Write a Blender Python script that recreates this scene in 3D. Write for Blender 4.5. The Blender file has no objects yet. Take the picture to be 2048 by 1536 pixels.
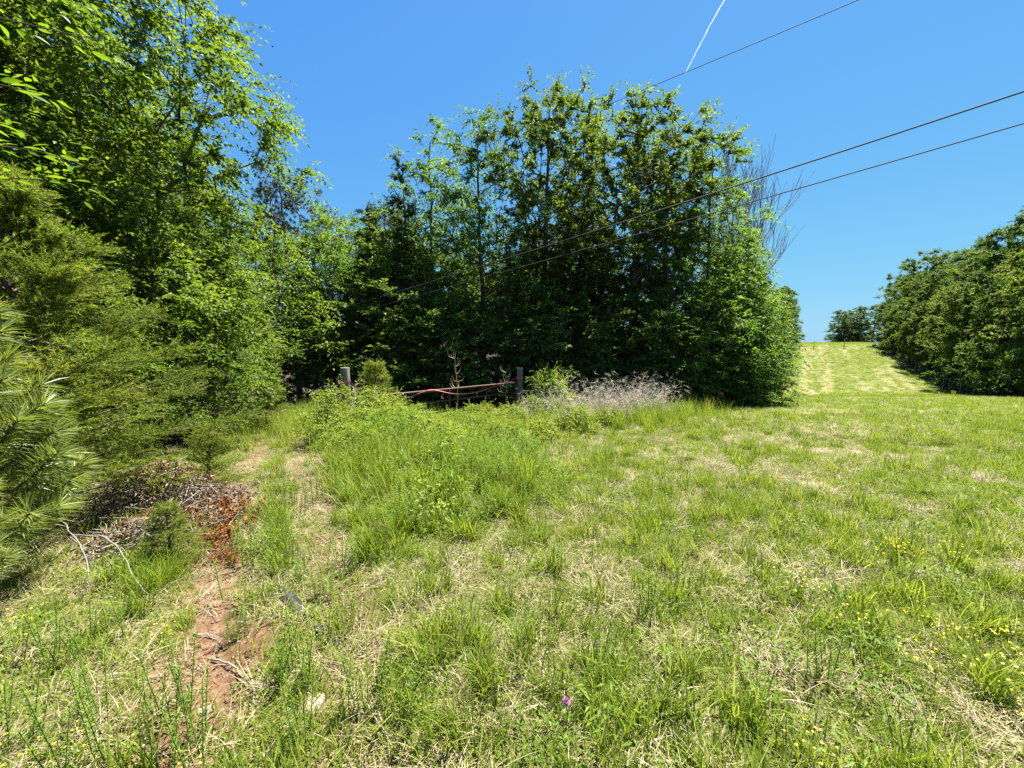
import bpy, math, random
import numpy as np
from mathutils import Vector

R = math.radians
PI = math.pi
scene = bpy.context.scene
C = scene.collection

# ------------------------------------------------------------------ camera, sky, sun, exposure
EYE = 1.65
cam_d = bpy.data.cameras.new('camera')
cam_d.sensor_width = 36.0
cam_d.lens = 13.52
cam_d.clip_start = 0.05
cam_d.clip_end = 60000.0
cam = bpy.data.objects.new('camera', cam_d)
C.objects.link(cam)
cam.location = (0, 0, EYE)
cam.rotation_euler = (R(90 - 6.23), 0, 0)
scene.camera = cam

SUN_AZ = 38.0       # degrees to the right of straight ahead (+Y)
SUN_EL = 67.0
world = bpy.data.worlds.new('World')
scene.world = world
world.use_nodes = True
wn = world.node_tree
wn.nodes.clear()
sky = wn.nodes.new('ShaderNodeTexSky')
sky.sky_type = 'NISHITA'
sky.sun_disc = False
sky.sun_elevation = R(SUN_EL)
sky.sun_rotation = R(SUN_AZ)
sky.altitude = 300.0
sky.air_density = 1.0
sky.dust_density = 0.3
sky.ozone_density = 6.0
bg = wn.nodes.new('ShaderNodeBackground')
bg.inputs['Strength'].default_value = 0.05
wo = wn.nodes.new('ShaderNodeOutputWorld')
# one tone curve for the whole dome: each channel A * (1 - exp(-k v))
sep = wn.nodes.new('ShaderNodeSeparateColor'); com = wn.nodes.new('ShaderNodeCombineColor')
wn.links.new(sky.outputs[0], sep.inputs[0])
for ch, (A_, k_) in enumerate(((.52, 1.2), (.80, 1.72), (.96, 4.0))):
    m1 = wn.nodes.new('ShaderNodeMath'); m1.operation = 'MULTIPLY'; m1.inputs[1].default_value = -.18 * k_
    m2 = wn.nodes.new('ShaderNodeMath'); m2.operation = 'EXPONENT'
    m3 = wn.nodes.new('ShaderNodeMath'); m3.operation = 'SUBTRACT'; m3.inputs[0].default_value = 1.0
    m4 = wn.nodes.new('ShaderNodeMath'); m4.operation = 'MULTIPLY'; m4.inputs[1].default_value = A_ / .214
    wn.links.new(sep.outputs[ch], m1.inputs[0]); wn.links.new(m1.outputs[0], m2.inputs[0]); wn.links.new(m2.outputs[0], m3.inputs[1])
    wn.links.new(m3.outputs[0], m4.inputs[0]); wn.links.new(m4.outputs[0], com.inputs[ch])
wn.links.new(com.outputs[0], bg.inputs['Color'])
wn.links.new(bg.outputs[0], wo.inputs['Surface'])

sun_d = bpy.data.lights.new('sun', 'SUN')
sun_d.energy = 5.0
sun_d.angle = R(0.5)
sun_d.color = (1.0, 0.95, 0.86)
sun = bpy.data.objects.new('sun', sun_d)
C.objects.link(sun)
sd = Vector((math.sin(R(SUN_AZ)) * math.cos(R(SUN_EL)), math.cos(R(SUN_AZ)) * math.cos(R(SUN_EL)), math.sin(R(SUN_EL))))
sun.rotation_euler = (-sd).to_track_quat('-Z', 'Y').to_euler()
sun.location = (0, 0, 40)

vs = scene.view_settings
vs.view_transform = 'Standard'
vs.look = 'None'
vs.gamma = 1.0
vs.use_curve_mapping = False
vs.exposure = 2.1
scene.cycles.use_denoising = False
scene.cycles.max_bounces = 5
scene.cycles.diffuse_bounces = 3
scene.cycles.transmission_bounces = 3
scene.cycles.glossy_bounces = 1
scene.cycles.caustics_reflective = False
scene.cycles.caustics_refractive = False

# ------------------------------------------------------------------ helpers
def tag(o, label=None, cat=None, group=None, kind=None):
    if label: o['label'] = label
    if cat: o['category'] = cat
    if group: o['group'] = group
    if kind: o['kind'] = kind
    return o

def empty(name, loc=(0, 0, 0), rz=0.0):
    o = bpy.data.objects.new(name, None)
    o.empty_display_size = 0.2
    C.objects.link(o)
    o.location = loc
    o.rotation_euler = (0, 0, rz)
    return o

def mesh_np(name, V, faces, mat=None, tint=None, smooth=False):
    """faces: list of int arrays (n,3) or (n,4); tint: per face floats in the same order"""
    V = np.ascontiguousarray(V, dtype=np.float32)
    if isinstance(faces, np.ndarray): faces = [faces]
    faces = [np.asarray(f, dtype=np.int32) for f in faces if len(f)]
    loops = np.concatenate([f.ravel() for f in faces]) if faces else np.zeros(0, np.int32)
    tot = np.concatenate([np.full(len(f), f.shape[1], np.int32) for f in faces]) if faces else np.zeros(0, np.int32)
    start = np.concatenate([[0], np.cumsum(tot)[:-1]]).astype(np.int32) if len(tot) else tot
    me = bpy.data.meshes.new(name)
    me.vertices.add(len(V)); me.vertices.foreach_set('co', V.ravel())
    if len(tot):
        me.loops.add(len(loops)); me.loops.foreach_set('vertex_index', loops)
        me.polygons.add(len(tot)); me.polygons.foreach_set('loop_start', start)
        if smooth: me.polygons.foreach_set('use_smooth', np.ones(len(tot), bool))
    if tint is not None:
        a = me.attributes.new('tint', 'FLOAT', 'FACE')
        a.data.foreach_set('value', np.ascontiguousarray(tint, dtype=np.float32))
    me.update(calc_edges=True)
    if mat: me.materials.append(mat)
    return me

def obj(name, me, parent=None, loc=None, rot=None, scale=None):
    o = bpy.data.objects.new(name, me)
    C.objects.link(o)
    if parent: o.parent = parent
    if loc is not None: o.location = loc
    if rot is not None: o.rotation_euler = rot
    if scale is not None: o.scale = scale
    return o

def unit(a):
    return a / np.maximum(np.linalg.norm(a, axis=-1, keepdims=True), 1e-9)

def copy_tree(o, parent=None):
    c = o.copy()
    C.objects.link(c)
    c.parent = parent
    for ch in list(o.children):
        copy_tree(ch, c)
    return c

def hash2(ix, iy, seed):
    h = (ix.astype(np.int64) * 374761393 + iy.astype(np.int64) * 668265263 + seed * 1442695041) & 0x7fffffff
    h = ((h ^ (h >> 13)) * 1274126177) & 0x7fffffff
    h = h ^ (h >> 16)
    return (h & 0xffff) / 65535.0

def vnoise(x, y, s, seed=0):
    x = np.asarray(x, float) / s; y = np.asarray(y, float) / s
    ix = np.floor(x); iy = np.floor(y)
    fx = x - ix; fy = y - iy
    fx = fx * fx * (3 - 2 * fx); fy = fy * fy * (3 - 2 * fy)
    a = hash2(ix, iy, seed); b = hash2(ix + 1, iy, seed); c = hash2(ix, iy + 1, seed); d = hash2(ix + 1, iy + 1, seed)
    return (a * (1 - fx) + b * fx) * (1 - fy) + (c * (1 - fx) + d * fx) * fy

def fbm(x, y, s, seed=0):
    return (vnoise(x, y, s, seed) * .5 + vnoise(x, y, s * .5, seed + 1) * .3 + vnoise(x, y, s * .25, seed + 2) * .2)

def sstep(a, b, x):
    t = np.clip((x - a) / (b - a), 0, 1)
    return t * t * (3 - 2 * t)

# ------------------------------------------------------------------ terrain
TY = np.array([-400, -20, 0, 8.5, 13, 20, 28, 33, 39, 45, 65, 85, 97, 115, 150, 220, 500, 1200, 9000.])
TZ = np.array([2, .3, 0, -.38, -.68, -1.4, -2.45, -3.1, -3.5, -3.2, -.95, 1.2, 1.6, 1.45, 0.5, -3, -16, -30, -40.])
_dy = np.linspace(-400, 9000, 47001)
_dz = np.interp(_dy, TY, TZ)
_k = np.hanning(31); _k /= _k.sum()
_dzs = np.convolve(np.pad(_dz, 15, mode='edge'), _k, mode='valid')
DIR = np.array([.606, .795]); NRM = np.array([.795, -.606])     # along / across the mown strip

def strip_u(x, y): return (np.asarray(x) - 28.8) * .795 - (np.asarray(y) - 41) * .606
def strip_s(x, y): return (np.asarray(x) - 28.8) * .606 + (np.asarray(y) - 41) * .795
def on_strip(s, u): return 28.8 + s * .606 + u * .795, 41 + s * .795 - u * .606

RUT_L = np.array([(-1.15, .6), (-1.42, 1.6), (-1.85, 2.25), (-2.3, 2.85), (-2.85, 3.75), (-3.75, 5.1), (-4.7, 7.0), (-5.9, 9.6), (-7.4, 13), (-9, 17)])
RUT_R = np.array([(-.35, .6), (-.75, 1.7), (-1.25, 2.6), (-2.0, 3.8), (-2.95, 5.1), (-3.85, 6.8), (-4.9, 9.2), (-6.2, 12.8), (-7.6, 17)])

def poly_dist(P, x, y):
    x = np.asarray(x, float); y = np.asarray(y, float)
    d = np.full(x.shape, 1e9)
    for a, b in zip(P[:-1], P[1:]):
        ab = b - a
        t = np.clip(((x - a[0]) * ab[0] + (y - a[1]) * ab[1]) / (ab @ ab), 0, 1)
        d = np.minimum(d, np.hypot(x - a[0] - t * ab[0], y - a[1] - t * ab[1]))
    return d

def gauss(x, y, cx, cy, rx, ry=None):
    ry = ry or rx
    return np.exp(-(((x - cx) / rx) ** 2 + ((y - cy) / ry) ** 2))

def T(x, y):
    x = np.asarray(x, float); y = np.asarray(y, float)
    z = np.interp(y, _dy, _dzs)
    near = sstep(60, 20, np.abs(y - 20))
    z = z + .30 * gauss(x, y, -2.1, 6.6, 1.3, 1.6) + .16 * gauss(x, y, -.9, 4.9, 1.2, 1.0)
    z = z + near * ((vnoise(x, y, 2.3, 5) - .5) * .10 + (vnoise(x, y, .7, 6) - .5) * .045)
    z = z - .10 * np.exp(-(poly_dist(RUT_L, x, y) / .33) ** 2) - .06 * np.exp(-(poly_dist(RUT_R, x, y) / .3) ** 2)
    z = z - .035 * np.maximum(0, -x - 9) * sstep(0, 12, y) * sstep(60, 20, y)
    z = z + (fbm(x, y, 9, 77) - .5) * .35 * sstep(40, 60, y)
    return z

def Tz(x, y): return float(T(np.array([x]), np.array([y]))[0])

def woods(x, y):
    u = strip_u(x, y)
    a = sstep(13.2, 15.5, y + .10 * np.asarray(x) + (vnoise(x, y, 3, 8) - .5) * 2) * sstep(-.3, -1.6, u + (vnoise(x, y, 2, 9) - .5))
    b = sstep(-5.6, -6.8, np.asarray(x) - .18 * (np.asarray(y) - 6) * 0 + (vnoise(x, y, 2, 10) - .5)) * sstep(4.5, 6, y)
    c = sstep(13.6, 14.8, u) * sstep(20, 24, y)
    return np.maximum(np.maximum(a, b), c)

def dirt(x, y):
    d1 = poly_dist(RUT_L, x, y); d2 = poly_dist(RUT_R, x, y)
    n = fbm(x, y, .6, 21)
    y = np.asarray(y)
    fade = sstep(10, 5.5, y)
    a = sstep(.27, .08, d1 + (n - .5) * .5) * fade
    b = sstep(.22, .05, d2 + (n - .5) * .5) * fade * .5
    c = gauss(x, y, -1.35, 1.8, .5, .55) * sstep(.42, .62, n) * .8
    return np.clip(np.maximum(np.maximum(a, b), c), 0, 1)

def straw(x, y):
    x = np.asarray(x, float); y = np.asarray(y, float)
    u = strip_u(x, y); s = strip_s(x, y)
    n = fbm(x, y, 1.1, 31)
    big = fbm(x, y, 3.7, 34)
    a = sstep(.46, .66, n * .55 + big * .45) * .8
    p = (gauss(x, y, 3.1, 5.5, .55, .6) + gauss(x, y, 3.9, 4.9, .35, .6) + gauss(x, y, 5.8, 6.6, 1.0, .5) + gauss(x, y, 6.4, 5.5, .5, .9)
         + gauss(x, y, 4.9, 7.6, 1.0, .35) + .6 * gauss(x, y, 1.9, 1.75, .4, .3)
         + .7 * gauss(x, y, 2.0, 4.3, .25, .4))
    p = sstep(.35, .8, p + (n - .5) * .5)
    nearw = np.maximum(a * sstep(16, 8, y) * .45, p * .9)
    st = .42 * sstep(.50, .78, vnoise(u, s * .03, .6, 41) * .85 + fbm(x, y, .8, 44) * .15) * sstep(36, 42, y) * sstep(95, 75, y)
    mid = sstep(.55, .7, fbm(x, y * 2.2, 5, 47)) * .4 * sstep(9, 13, y) * sstep(30, 24, y)
    tr = sstep(.5, .9, gauss(u, s, 2.6, -2, .8, 6) ) * .8
    return np.clip(np.maximum.reduce([nearw, st, mid, tr]), 0, 1)

# ------------------------------------------------------------------ materials
def new_mat(name):
    m = bpy.data.materials.new(name)
    m.use_nodes = True
    nt = m.node_tree
    nt.nodes.clear()
    out = nt.nodes.new('ShaderNodeOutputMaterial')
    return m, nt, out

def ramp(nt, cols, pos=None):
    r = nt.nodes.new('ShaderNodeValToRGB')
    el = r.color_ramp.elements
    n = len(cols)
    pos = pos or [i / (n - 1) for i in range(n)]
    while len(el) < n: el.new(.5)
    for e, c, p in zip(el, cols, pos):
        e.position = p
        e.color = (c[0], c[1], c[2], 1)
    return r

def mixrgb(nt, a, b, fac, mode='MIX'):
    m = nt.nodes.new('ShaderNodeMix')
    m.data_type = 'RGBA'; m.blend_type = mode
    def put(s, v):
        if hasattr(v, 'links'): nt.links.new(v, s)
        elif isinstance(v, (int, float)): s.default_value = v
        else: s.default_value = (v[0], v[1], v[2], 1)
    put(m.inputs[0], fac); put(m.inputs[6], a); put(m.inputs[7], b)
    return m.outputs[2]

def leaf_mat(name, cols, trans=.42, rough=.42, spec=.35, obj_var=.25, tr_gain=(1.5, 1.45, .6), warm=None):
    m, nt, out = new_mat(name)
    at = nt.nodes.new('ShaderNodeAttribute'); at.attribute_name = 'tint'
    oi = nt.nodes.new('ShaderNodeObjectInfo')
    ma = nt.nodes.new('ShaderNodeMath'); ma.operation = 'MULTIPLY_ADD'
    nt.links.new(oi.outputs['Random'], ma.inputs[0]); ma.inputs[1].default_value = obj_var; ma.inputs[2].default_value = -obj_var / 2
    ad = nt.nodes.new('ShaderNodeMath'); ad.operation = 'ADD'; ad.use_clamp = True
    nt.links.new(at.outputs['Fac'], ad.inputs[0]); nt.links.new(ma.outputs[0], ad.inputs[1])
    r = ramp(nt, cols)
    nt.links.new(ad.outputs[0], r.inputs[0])
    p = nt.nodes.new('ShaderNodeBsdfPrincipled')
    nt.links.new(r.outputs[0], p.inputs['Base Color'])
    p.inputs['Roughness'].default_value = rough
    p.inputs['Specular IOR Level'].default_value = spec
    t = nt.nodes.new('ShaderNodeBsdfTranslucent')
    tc = mixrgb(nt, r.outputs[0], tr_gain, 1.0, 'MULTIPLY')
    nt.links.new(tc, t.inputs['Color'])
    mx = nt.nodes.new('ShaderNodeMixShader'); mx.inputs[0].default_value = trans
    nt.links.new(p.outputs[0], mx.inputs[1]); nt.links.new(t.outputs[0], mx.inputs[2])
    nt.links.new(mx.outputs[0], out.inputs['Surface'])
    return m

def noise_node(nt, scale, detail=4, rough=.6, coord='Object', stretch=None):
    tc = nt.nodes.new('ShaderNodeTexCoord')
    n = nt.nodes.new('ShaderNodeTexNoise')
    n.inputs['Scale'].default_value = scale; n.inputs['Detail'].default_value = detail; n.inputs['Roughness'].default_value = rough
    if stretch:
        mp = nt.nodes.new('ShaderNodeMapping'); mp.inputs['Scale'].default_value = stretch
        nt.links.new(tc.outputs[coord], mp.inputs['Vector']); nt.links.new(mp.outputs[0], n.inputs['Vector'])
    else:
        nt.links.new(tc.outputs[coord], n.inputs['Vector'])
    return n

def rough_mat(name, cols, scale=8, rough=.85, bump=.3, stretch=None, metallic=0, spec=.3, detail=5, dist=.01):
    m, nt, out = new_mat(name)
    n = noise_node(nt, scale, detail, .65, 'Object', stretch)
    r = ramp(nt, cols, [.25 + .5 * i / (len(cols) - 1) for i in range(len(cols))])
    nt.links.new(n.outputs['Fac'], r.inputs[0])
    p = nt.nodes.new('ShaderNodeBsdfPrincipled')
    nt.links.new(r.outputs[0], p.inputs['Base Color'])
    p.inputs['Roughness'].default_value = rough; p.inputs['Metallic'].default_value = metallic
    p.inputs['Specular IOR Level'].default_value = spec
    if bump:
        b = nt.nodes.new('ShaderNodeBump'); b.inputs['Strength'].default_value = bump; b.inputs['Distance'].default_value = dist
        nt.links.new(n.outputs['Fac'], b.inputs['Height']); nt.links.new(b.outputs[0], p.inputs['Normal'])
    nt.links.new(p.outputs[0], out.inputs['Surface'])
    return m

M = {}
M['oak'] = leaf_mat('oak_leaves', [(.042, .074, .011), (.075, .122, .018), (.115, .170, .028), (.175, .22, .05)], trans=.48, rough=.55, spec=.16)
M['elm'] = leaf_mat('elm_leaves', [(.050, .105, .016), (.085, .16, .025), (.125, .21, .035), (.18, .25, .055)], trans=.5, rough=.5, spec=.2)
M['left'] = leaf_mat('hedge_tree_leaves', [(.044, .085, .012), (.080, .14, .018), (.125, .19, .028), (.18, .24, .04)], trans=.48, rough=.5, spec=.2)
M['row'] = leaf_mat('row_tree_leaves', [(.032, .070, .015), (.056, .108, .020), (.09, .145, .027), (.13, .175, .038)], trans=.4, rough=.55, spec=.15)
M['row2'] = leaf_mat('row_tree_leaves_light', [(.042, .082, .015), (.074, .125, .021), (.115, .165, .028), (.16, .20, .04)], trans=.42, rough=.55, spec=.15, obj_var=.5)
M['shade'] = leaf_mat('understorey_leaves', [(.045, .090, .016), (.075, .135, .022), (.11, .175, .03), (.15, .21, .04)], trans=.42, rough=.5, spec=.2)
M['cedar'] = leaf_mat('cedar_sprays', [(.026, .044, .012), (.044, .070, .016), (.066, .096, .020), (.10, .11, .030)], trans=.25, rough=.55, spec=.25, tr_gain=(1.2, 1.2, .6))
M['nearcedar'] = leaf_mat('near_cedar_sprays', [(.080, .12, .018), (.135, .185, .027), (.19, .235, .038), (.30, .27, .08)], trans=.52, rough=.5, spec=.3, tr_gain=(1.3, 1.25, .6))
M['pine'] = leaf_mat('pine_needles', [(.022, .040, .016), (.034, .058, .020), (.05, .075, .026)], trans=.2, rough=.5)
M['nearpine'] = leaf_mat('young_pine_needles', [(.07, .11, .024), (.12, .17, .036), (.18, .225, .055), (.26, .27, .09)], trans=.4, rough=.4, spec=.35)
M['honey'] = leaf_mat('honeysuckle_leaves', [(.09, .14, .018), (.16, .22, .028), (.24, .29, .04), (.34, .36, .07)], trans=.45, rough=.5, spec=.2)
M['lime'] = leaf_mat('lime_bush_leaves', [(.13, .20, .02), (.20, .28, .028), (.28, .36, .035)], trans=.48, rough=.45)
M['bigleaf'] = leaf_mat('overhanging_leaves', [(.06, .13, .014), (.10, .19, .02), (.15, .24, .028)], trans=.5, rough=.5, spec=.2, tr_gain=(1.5, 1.35, .5))
M['grass'] = leaf_mat('green_grass', [(.078, .128, .012), (.138, .200, .018), (.198, .26, .030), (.31, .33, .085)], trans=.42, rough=.5, spec=.2, obj_var=.5)
M['tall'] = leaf_mat('tall_grass', [(.088, .142, .018), (.152, .218, .026), (.22, .28, .042), (.34, .35, .12)], trans=.45, rough=.45, obj_var=.4)
M['straw'] = leaf_mat('dry_straw', [(.13, .10, .05), (.23, .185, .10), (.34, .28, .165), (.46, .40, .26)], trans=.22, rough=.6, spec=.25, tr_gain=(1, .95, .8), obj_var=.3)
M['silver'] = leaf_mat('dead_panicle_grass', [(.30, .255, .195), (.44, .385, .30), (.60, .54, .44)], trans=.25, rough=.6, spec=.2, tr_gain=(1, .95, .9))
M['weed'] = leaf_mat('weed_leaves', [(.065, .125, .012), (.11, .19, .018), (.17, .25, .03)], trans=.42, rough=.5, spec=.2, obj_var=.4)
M['flower'] = leaf_mat('yellow_petals', [(.60, .45, .02), (.75, .58, .03)], trans=.3, rough=.6, tr_gain=(1, 1, 1))
M['orange'] = leaf_mat('rust_fronds', [(.14, .058, .016), (.25, .11, .028), (.35, .17, .05)], trans=.35, rough=.6, tr_gain=(1.1, .9, .5))
M['deadleaf'] = leaf_mat('dead_brown_leaves', [(.055, .032, .018), (.13, .075, .035), (.25, .16, .08), (.36, .27, .16)], trans=.2, rough=.7, tr_gain=(1, .8, .5))
M['bark'] = rough_mat('bark', [(.035, .028, .022), (.085, .070, .055), (.15, .13, .11)], 9, .9, .6, (1, 1, .25), dist=.03)
M['palebark'] = rough_mat('pale_bark', [(.09, .08, .065), (.20, .185, .155), (.30, .28, .24)], 9, .9, .4, (1, 1, .3))
M['cedarbark'] = rough_mat('cedar_bark', [(.05, .032, .022), (.11, .075, .055), (.20, .15, .12)], 12, .9, .5, (1, 1, .15))
M['deadwood'] = rough_mat('dead_wood', [(.10, .085, .07), (.20, .18, .155), (.32, .29, .26)], 14, .9, .3, (1, 1, .3))
M['drystem'] = rough_mat('dry_stems', [(.20, .15, .09), (.36, .29, .19), (.50, .43, .31)], 20, .8, 0)
M['greenstem'] = rough_mat('green_stems', [(.05, .09, .02), (.09, .13, .03)], 20, .7, 0)
M['post'] = rough_mat('weathered_post', [(.07, .063, .05), (.14, .13, .105), (.23, .21, .175)], 10, .9, .5, (3, 3, .25), dist=.012)
M['gate'] = rough_mat('red_gate_paint', [(.036, .015, .011), (.064, .025, .019), (.10, .05, .035)], 14, .6, .15, (1, 1, 1))
M['tape'] = rough_mat('pink_tape', [(.50, .10, .12), (.58, .17, .18)], 9, .5, 0)
M['wire'] = rough_mat('cable_sheath', [(.030, .030, .032), (.045, .045, .047)], 4, .75, 0, spec=.15)
M['fencewire'] = rough_mat('fence_wire', [(.12, .12, .12), (.22, .21, .20)], 4, .6, 0, metallic=.5)
M['pipe'] = rough_mat('black_pipe', [(.010, .010, .011), (.020, .020, .022), (.05, .045, .04)], 12, .65, .1, spec=.25)
M['rock'] = rough_mat('field_stone', [(.12, .085, .05), (.22, .17, .11), (.33, .28, .21)], 10, .9, .5)
M['flag'] = rough_mat('orange_flag', [(.75, .12, .06), (.85, .20, .12)], 6, .6, 0)
M['yflag'] = rough_mat('yellow_flag', [(.75, .45, .04), (.85, .58, .08)], 6, .6, 0)
M['contrail'] = None

def ground_mat():
    m, nt, out = new_mat('field_ground')
    tc = nt.nodes.new('ShaderNodeTexCoord')
    def N(scale, detail=5, rough=.6, stretch=None):
        n = nt.nodes.new('ShaderNodeTexNoise')
        n.inputs['Scale'].default_value = scale; n.inputs['Detail'].default_value = detail; n.inputs['Roughness'].default_value = rough
        if stretch:
            mp = nt.nodes.new('ShaderNodeMapping'); mp.inputs['Scale'].default_value = stretch
            nt.links.new(tc.outputs['Object'], mp.inputs['Vector']); nt.links.new(mp.outputs[0], n.inputs['Vector'])
        else: nt.links.new(tc.outputs['Object'], n.inputs['Vector'])
        return n
    def A(name):
        a = nt.nodes.new('ShaderNodeAttribute'); a.attribute_name = name
        return a.outputs['Fac']
    n1 = N(2.2, 8, .75); n2 = N(14, 6, .7); n3 = N(60, 4, .7); n4 = N(.35, 4)
    g = ramp(nt, [(.044, .066, .011), (.086, .114, .016), (.125, .150, .024), (.175, .175, .05)], [.28, .45, .6, .8])
    nt.links.new(n1.outputs['Fac'], g.inputs[0])
    g2 = ramp(nt, [(.052, .076, .012), (.098, .128, .019), (.15, .17, .038)], [.3, .5, .72])
    nt.links.new(n2.outputs['Fac'], g2.inputs[0])
    green = mixrgb(nt, g.outputs[0], g2.outputs[0], .5)
    st = ramp(nt, [(.14, .105, .055), (.28, .23, .13), (.42, .36, .23)], [.3, .5, .72])
    nt.links.new(n3.outputs['Fac'], st.inputs[0])
    thatch_shade = ramp(nt, [(.030, .028, .012), (.07, .065, .026), (.14, .12, .06), (.25, .21, .13)], [.28, .45, .6, .8])  # thatch colour, also mixed in as painted blade shade
    nt.links.new(n3.outputs['Fac'], thatch_shade.inputs[0])
    di = ramp(nt, [(.060, .027, .015), (.105, .050, .028), (.15, .090, .054), (.22, .165, .11)], [.25, .45, .6, .78])
    nt.links.new(n2.outputs['Fac'], di.inputs[0])
    di2 = ramp(nt, [(.7, .7, .7), (1, 1, 1), (1.25, 1.25, 1.25)], [.3, .5, .7])
    nt.links.new(n3.outputs['Fac'], di2.inputs[0])
    dirtc = mixrgb(nt, di.outputs[0], di2.outputs[0], 1.0, 'MULTIPLY')
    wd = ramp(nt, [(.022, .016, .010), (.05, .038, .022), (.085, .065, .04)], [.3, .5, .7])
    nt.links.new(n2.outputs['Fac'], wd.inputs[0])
    base = mixrgb(nt, green, thatch_shade.outputs[0], A('thatch_shade'))
    base = mixrgb(nt, base, st.outputs[0], A('straw'))
    base = mixrgb(nt, base, dirtc, A('dirt'))
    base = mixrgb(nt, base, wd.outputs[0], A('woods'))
    p = nt.nodes.new('ShaderNodeBsdfPrincipled')
    nt.links.new(base, p.inputs['Base Color'])
    p.inputs['Roughness'].default_value = .95; p.inputs['Specular IOR Level'].default_value = .15
    b = nt.nodes.new('ShaderNodeBump'); b.inputs['Strength'].default_value = .7; b.inputs['Distance'].default_value = .03
    nt.links.new(n2.outputs['Fac'], b.inputs['Height'])
    b2 = nt.nodes.new('ShaderNodeBump'); b2.inputs['Strength'].default_value = .6; b2.inputs['Distance'].default_value = .01
    nt.links.new(n3.outputs['Fac'], b2.inputs['Height']); nt.links.new(b.outputs[0], b2.inputs['Normal'])
    nt.links.new(b2.outputs[0], p.inputs['Normal'])
    nt.links.new(p.outputs[0], out.inputs['Surface'])
    return m
M['ground'] = ground_mat()

# ------------------------------------------------------------------ ground sheet
def axis(segs):
    out = []
    for a, b, st in segs:
        out.append(np.arange(a, b, st))
    return np.concatenate(out)
gx = axis([(-8000, -1000, 1000), (-1000, -200, 100), (-200, -60, 20), (-60, -8, 1.2), (-8, 8, .16), (8, 30, .55), (30, 100, .8), (100, 300, 20), (300, 1000, 100), (1000, 8001, 1000)])
gy = axis([(-400, -60, 40), (-60, -4, 4), (-4, 0, .5), (0, 11, .14), (11, 36, .35), (36, 100, .9), (100, 200, 5), (200, 1000, 50), (1000, 9001, 500)])
GX, GY = np.meshgrid(gx, gy)
nx, ny = len(gx), len(gy)
fx, fy = GX.ravel(), GY.ravel()
gz = T(fx, fy)
ii = (np.arange(ny - 1)[:, None] * nx + np.arange(nx - 1)[None, :]).ravel()
gme = mesh_np('ground', np.stack([fx, fy, gz], 1), np.stack([ii, ii + 1, ii + nx + 1, ii + nx], 1), M['ground'], smooth=True)
def pattr(me, name, v):
    a = me.attributes.new(name, 'FLOAT', 'POINT'); a.data.foreach_set('value', np.ascontiguousarray(v, dtype=np.float32))
pattr(gme, 'dirt', dirt(fx, fy))
pattr(gme, 'straw', straw(fx, fy))
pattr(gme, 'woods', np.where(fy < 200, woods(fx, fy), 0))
pattr(gme, 'thatch_shade', sstep(14, 7, fy) * .85 + sstep(30, 40, fy) * .28)  # thatch near; far term paints in the self-shadow the bare turf lacks
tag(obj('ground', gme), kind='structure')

# ------------------------------------------------------------------ plant builders (numpy)
def leaves(P, A, Nn, L, W, fold=.12, droop=.15):
    """kite-shaped leaves: P base, A axis, Nn rough normal; returns V, F (2 triangles a leaf)"""
    n = len(P)
    A = unit(A); Wd = unit(np.cross(A, Nn)); N2 = np.cross(Wd, A)
    L = np.broadcast_to(L, n)[:, None]; W = np.broadcast_to(W, n)[:, None]
    m = P + A * L * .42 + N2 * (fold * W)
    V = np.stack([P, m + Wd * W * .5, P + A * L - N2 * L * droop, m - Wd * W * .5], 1).reshape(-1, 3)
    i = np.arange(n)[:, None] * 4
    F = np.concatenate([i + [0, 1, 2], i + [0, 2, 3]], 1).reshape(-1, 3)
    return V, F

def slivers(P, A, L, W, rng):
    n = len(P)
    A = unit(A); S = unit(np.cross(A, rng.normal(size=(n, 3))))
    L = np.broadcast_to(L, n)[:, None]; W = np.broadcast_to(W, n)[:, None]
    V = np.stack([P - S * W * .5, P + S * W * .5, P + A * L], 1).reshape(-1, 3)
    i = np.arange(n)[:, None] * 3
    return V, i + [0, 1, 2]

def tubes(P0, P1, r0, r1, k=5):
    n = len(P0)
    A = unit(P1 - P0)
    ref = np.where(np.abs(A[:, 2:3]) > .9, [[1., 0, 0]], [[0, 0, 1.]])
    U = unit(np.cross(A, ref)); Vv = np.cross(A, U)
    an = np.arange(k) * 2 * PI / k
    ring = U[:, None, :] * np.cos(an)[None, :, None] + Vv[:, None, :] * np.sin(an)[None, :, None]
    a = P0[:, None, :] + ring * np.asarray(r0)[:, None, None]
    b = P1[:, None, :] + ring * np.asarray(r1)[:, None, None]
    V = np.concatenate([a, b], 1).reshape(-1, 3)
    base = np.arange(n)[:, None] * 2 * k
    j = np.arange(k); jn = (j + 1) % k
    F = np.stack([base + j, base + jn, base + k + jn, base + k + j], 2).reshape(-1, 4)
    return V, F

def polytube(pts, rad, k=8):
    pts = np.asarray(pts, float)
    n = len(pts); rad = np.broadcast_to(rad, n)
    tg = unit(np.gradient(pts, axis=0))
    ref = np.array([0, 0, 1.]) if abs(tg[0][2]) < .9 else np.array([1., 0, 0])
    U = unit(np.cross(tg, ref)); W = np.cross(tg, U)
    an = np.arange(k) * 2 * PI / k
    V = (pts[:, None] + (U[:, None] * np.cos(an)[None, :, None] + W[:, None] * np.sin(an)[None, :, None]) * rad[:, None, None]).reshape(-1, 3)
    j = np.arange(k); jn = (j + 1) % k
    b = np.arange(n - 1)[:, None] * k
    F = np.stack([b + j, b + jn, b + k + jn, b + k + j], 2).reshape(-1, 4)
    caps = [np.arange(k)[::-1][None], (np.arange(k) + (n - 1) * k)[None]]
    return V, F, caps

def tube_mesh(name, pts, rad, mat, k=8, smooth=True):
    V, F, caps = polytube(pts, rad, k)
    me = mesh_np(name, V, [F] + caps, mat, smooth=smooth)
    return me

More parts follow.
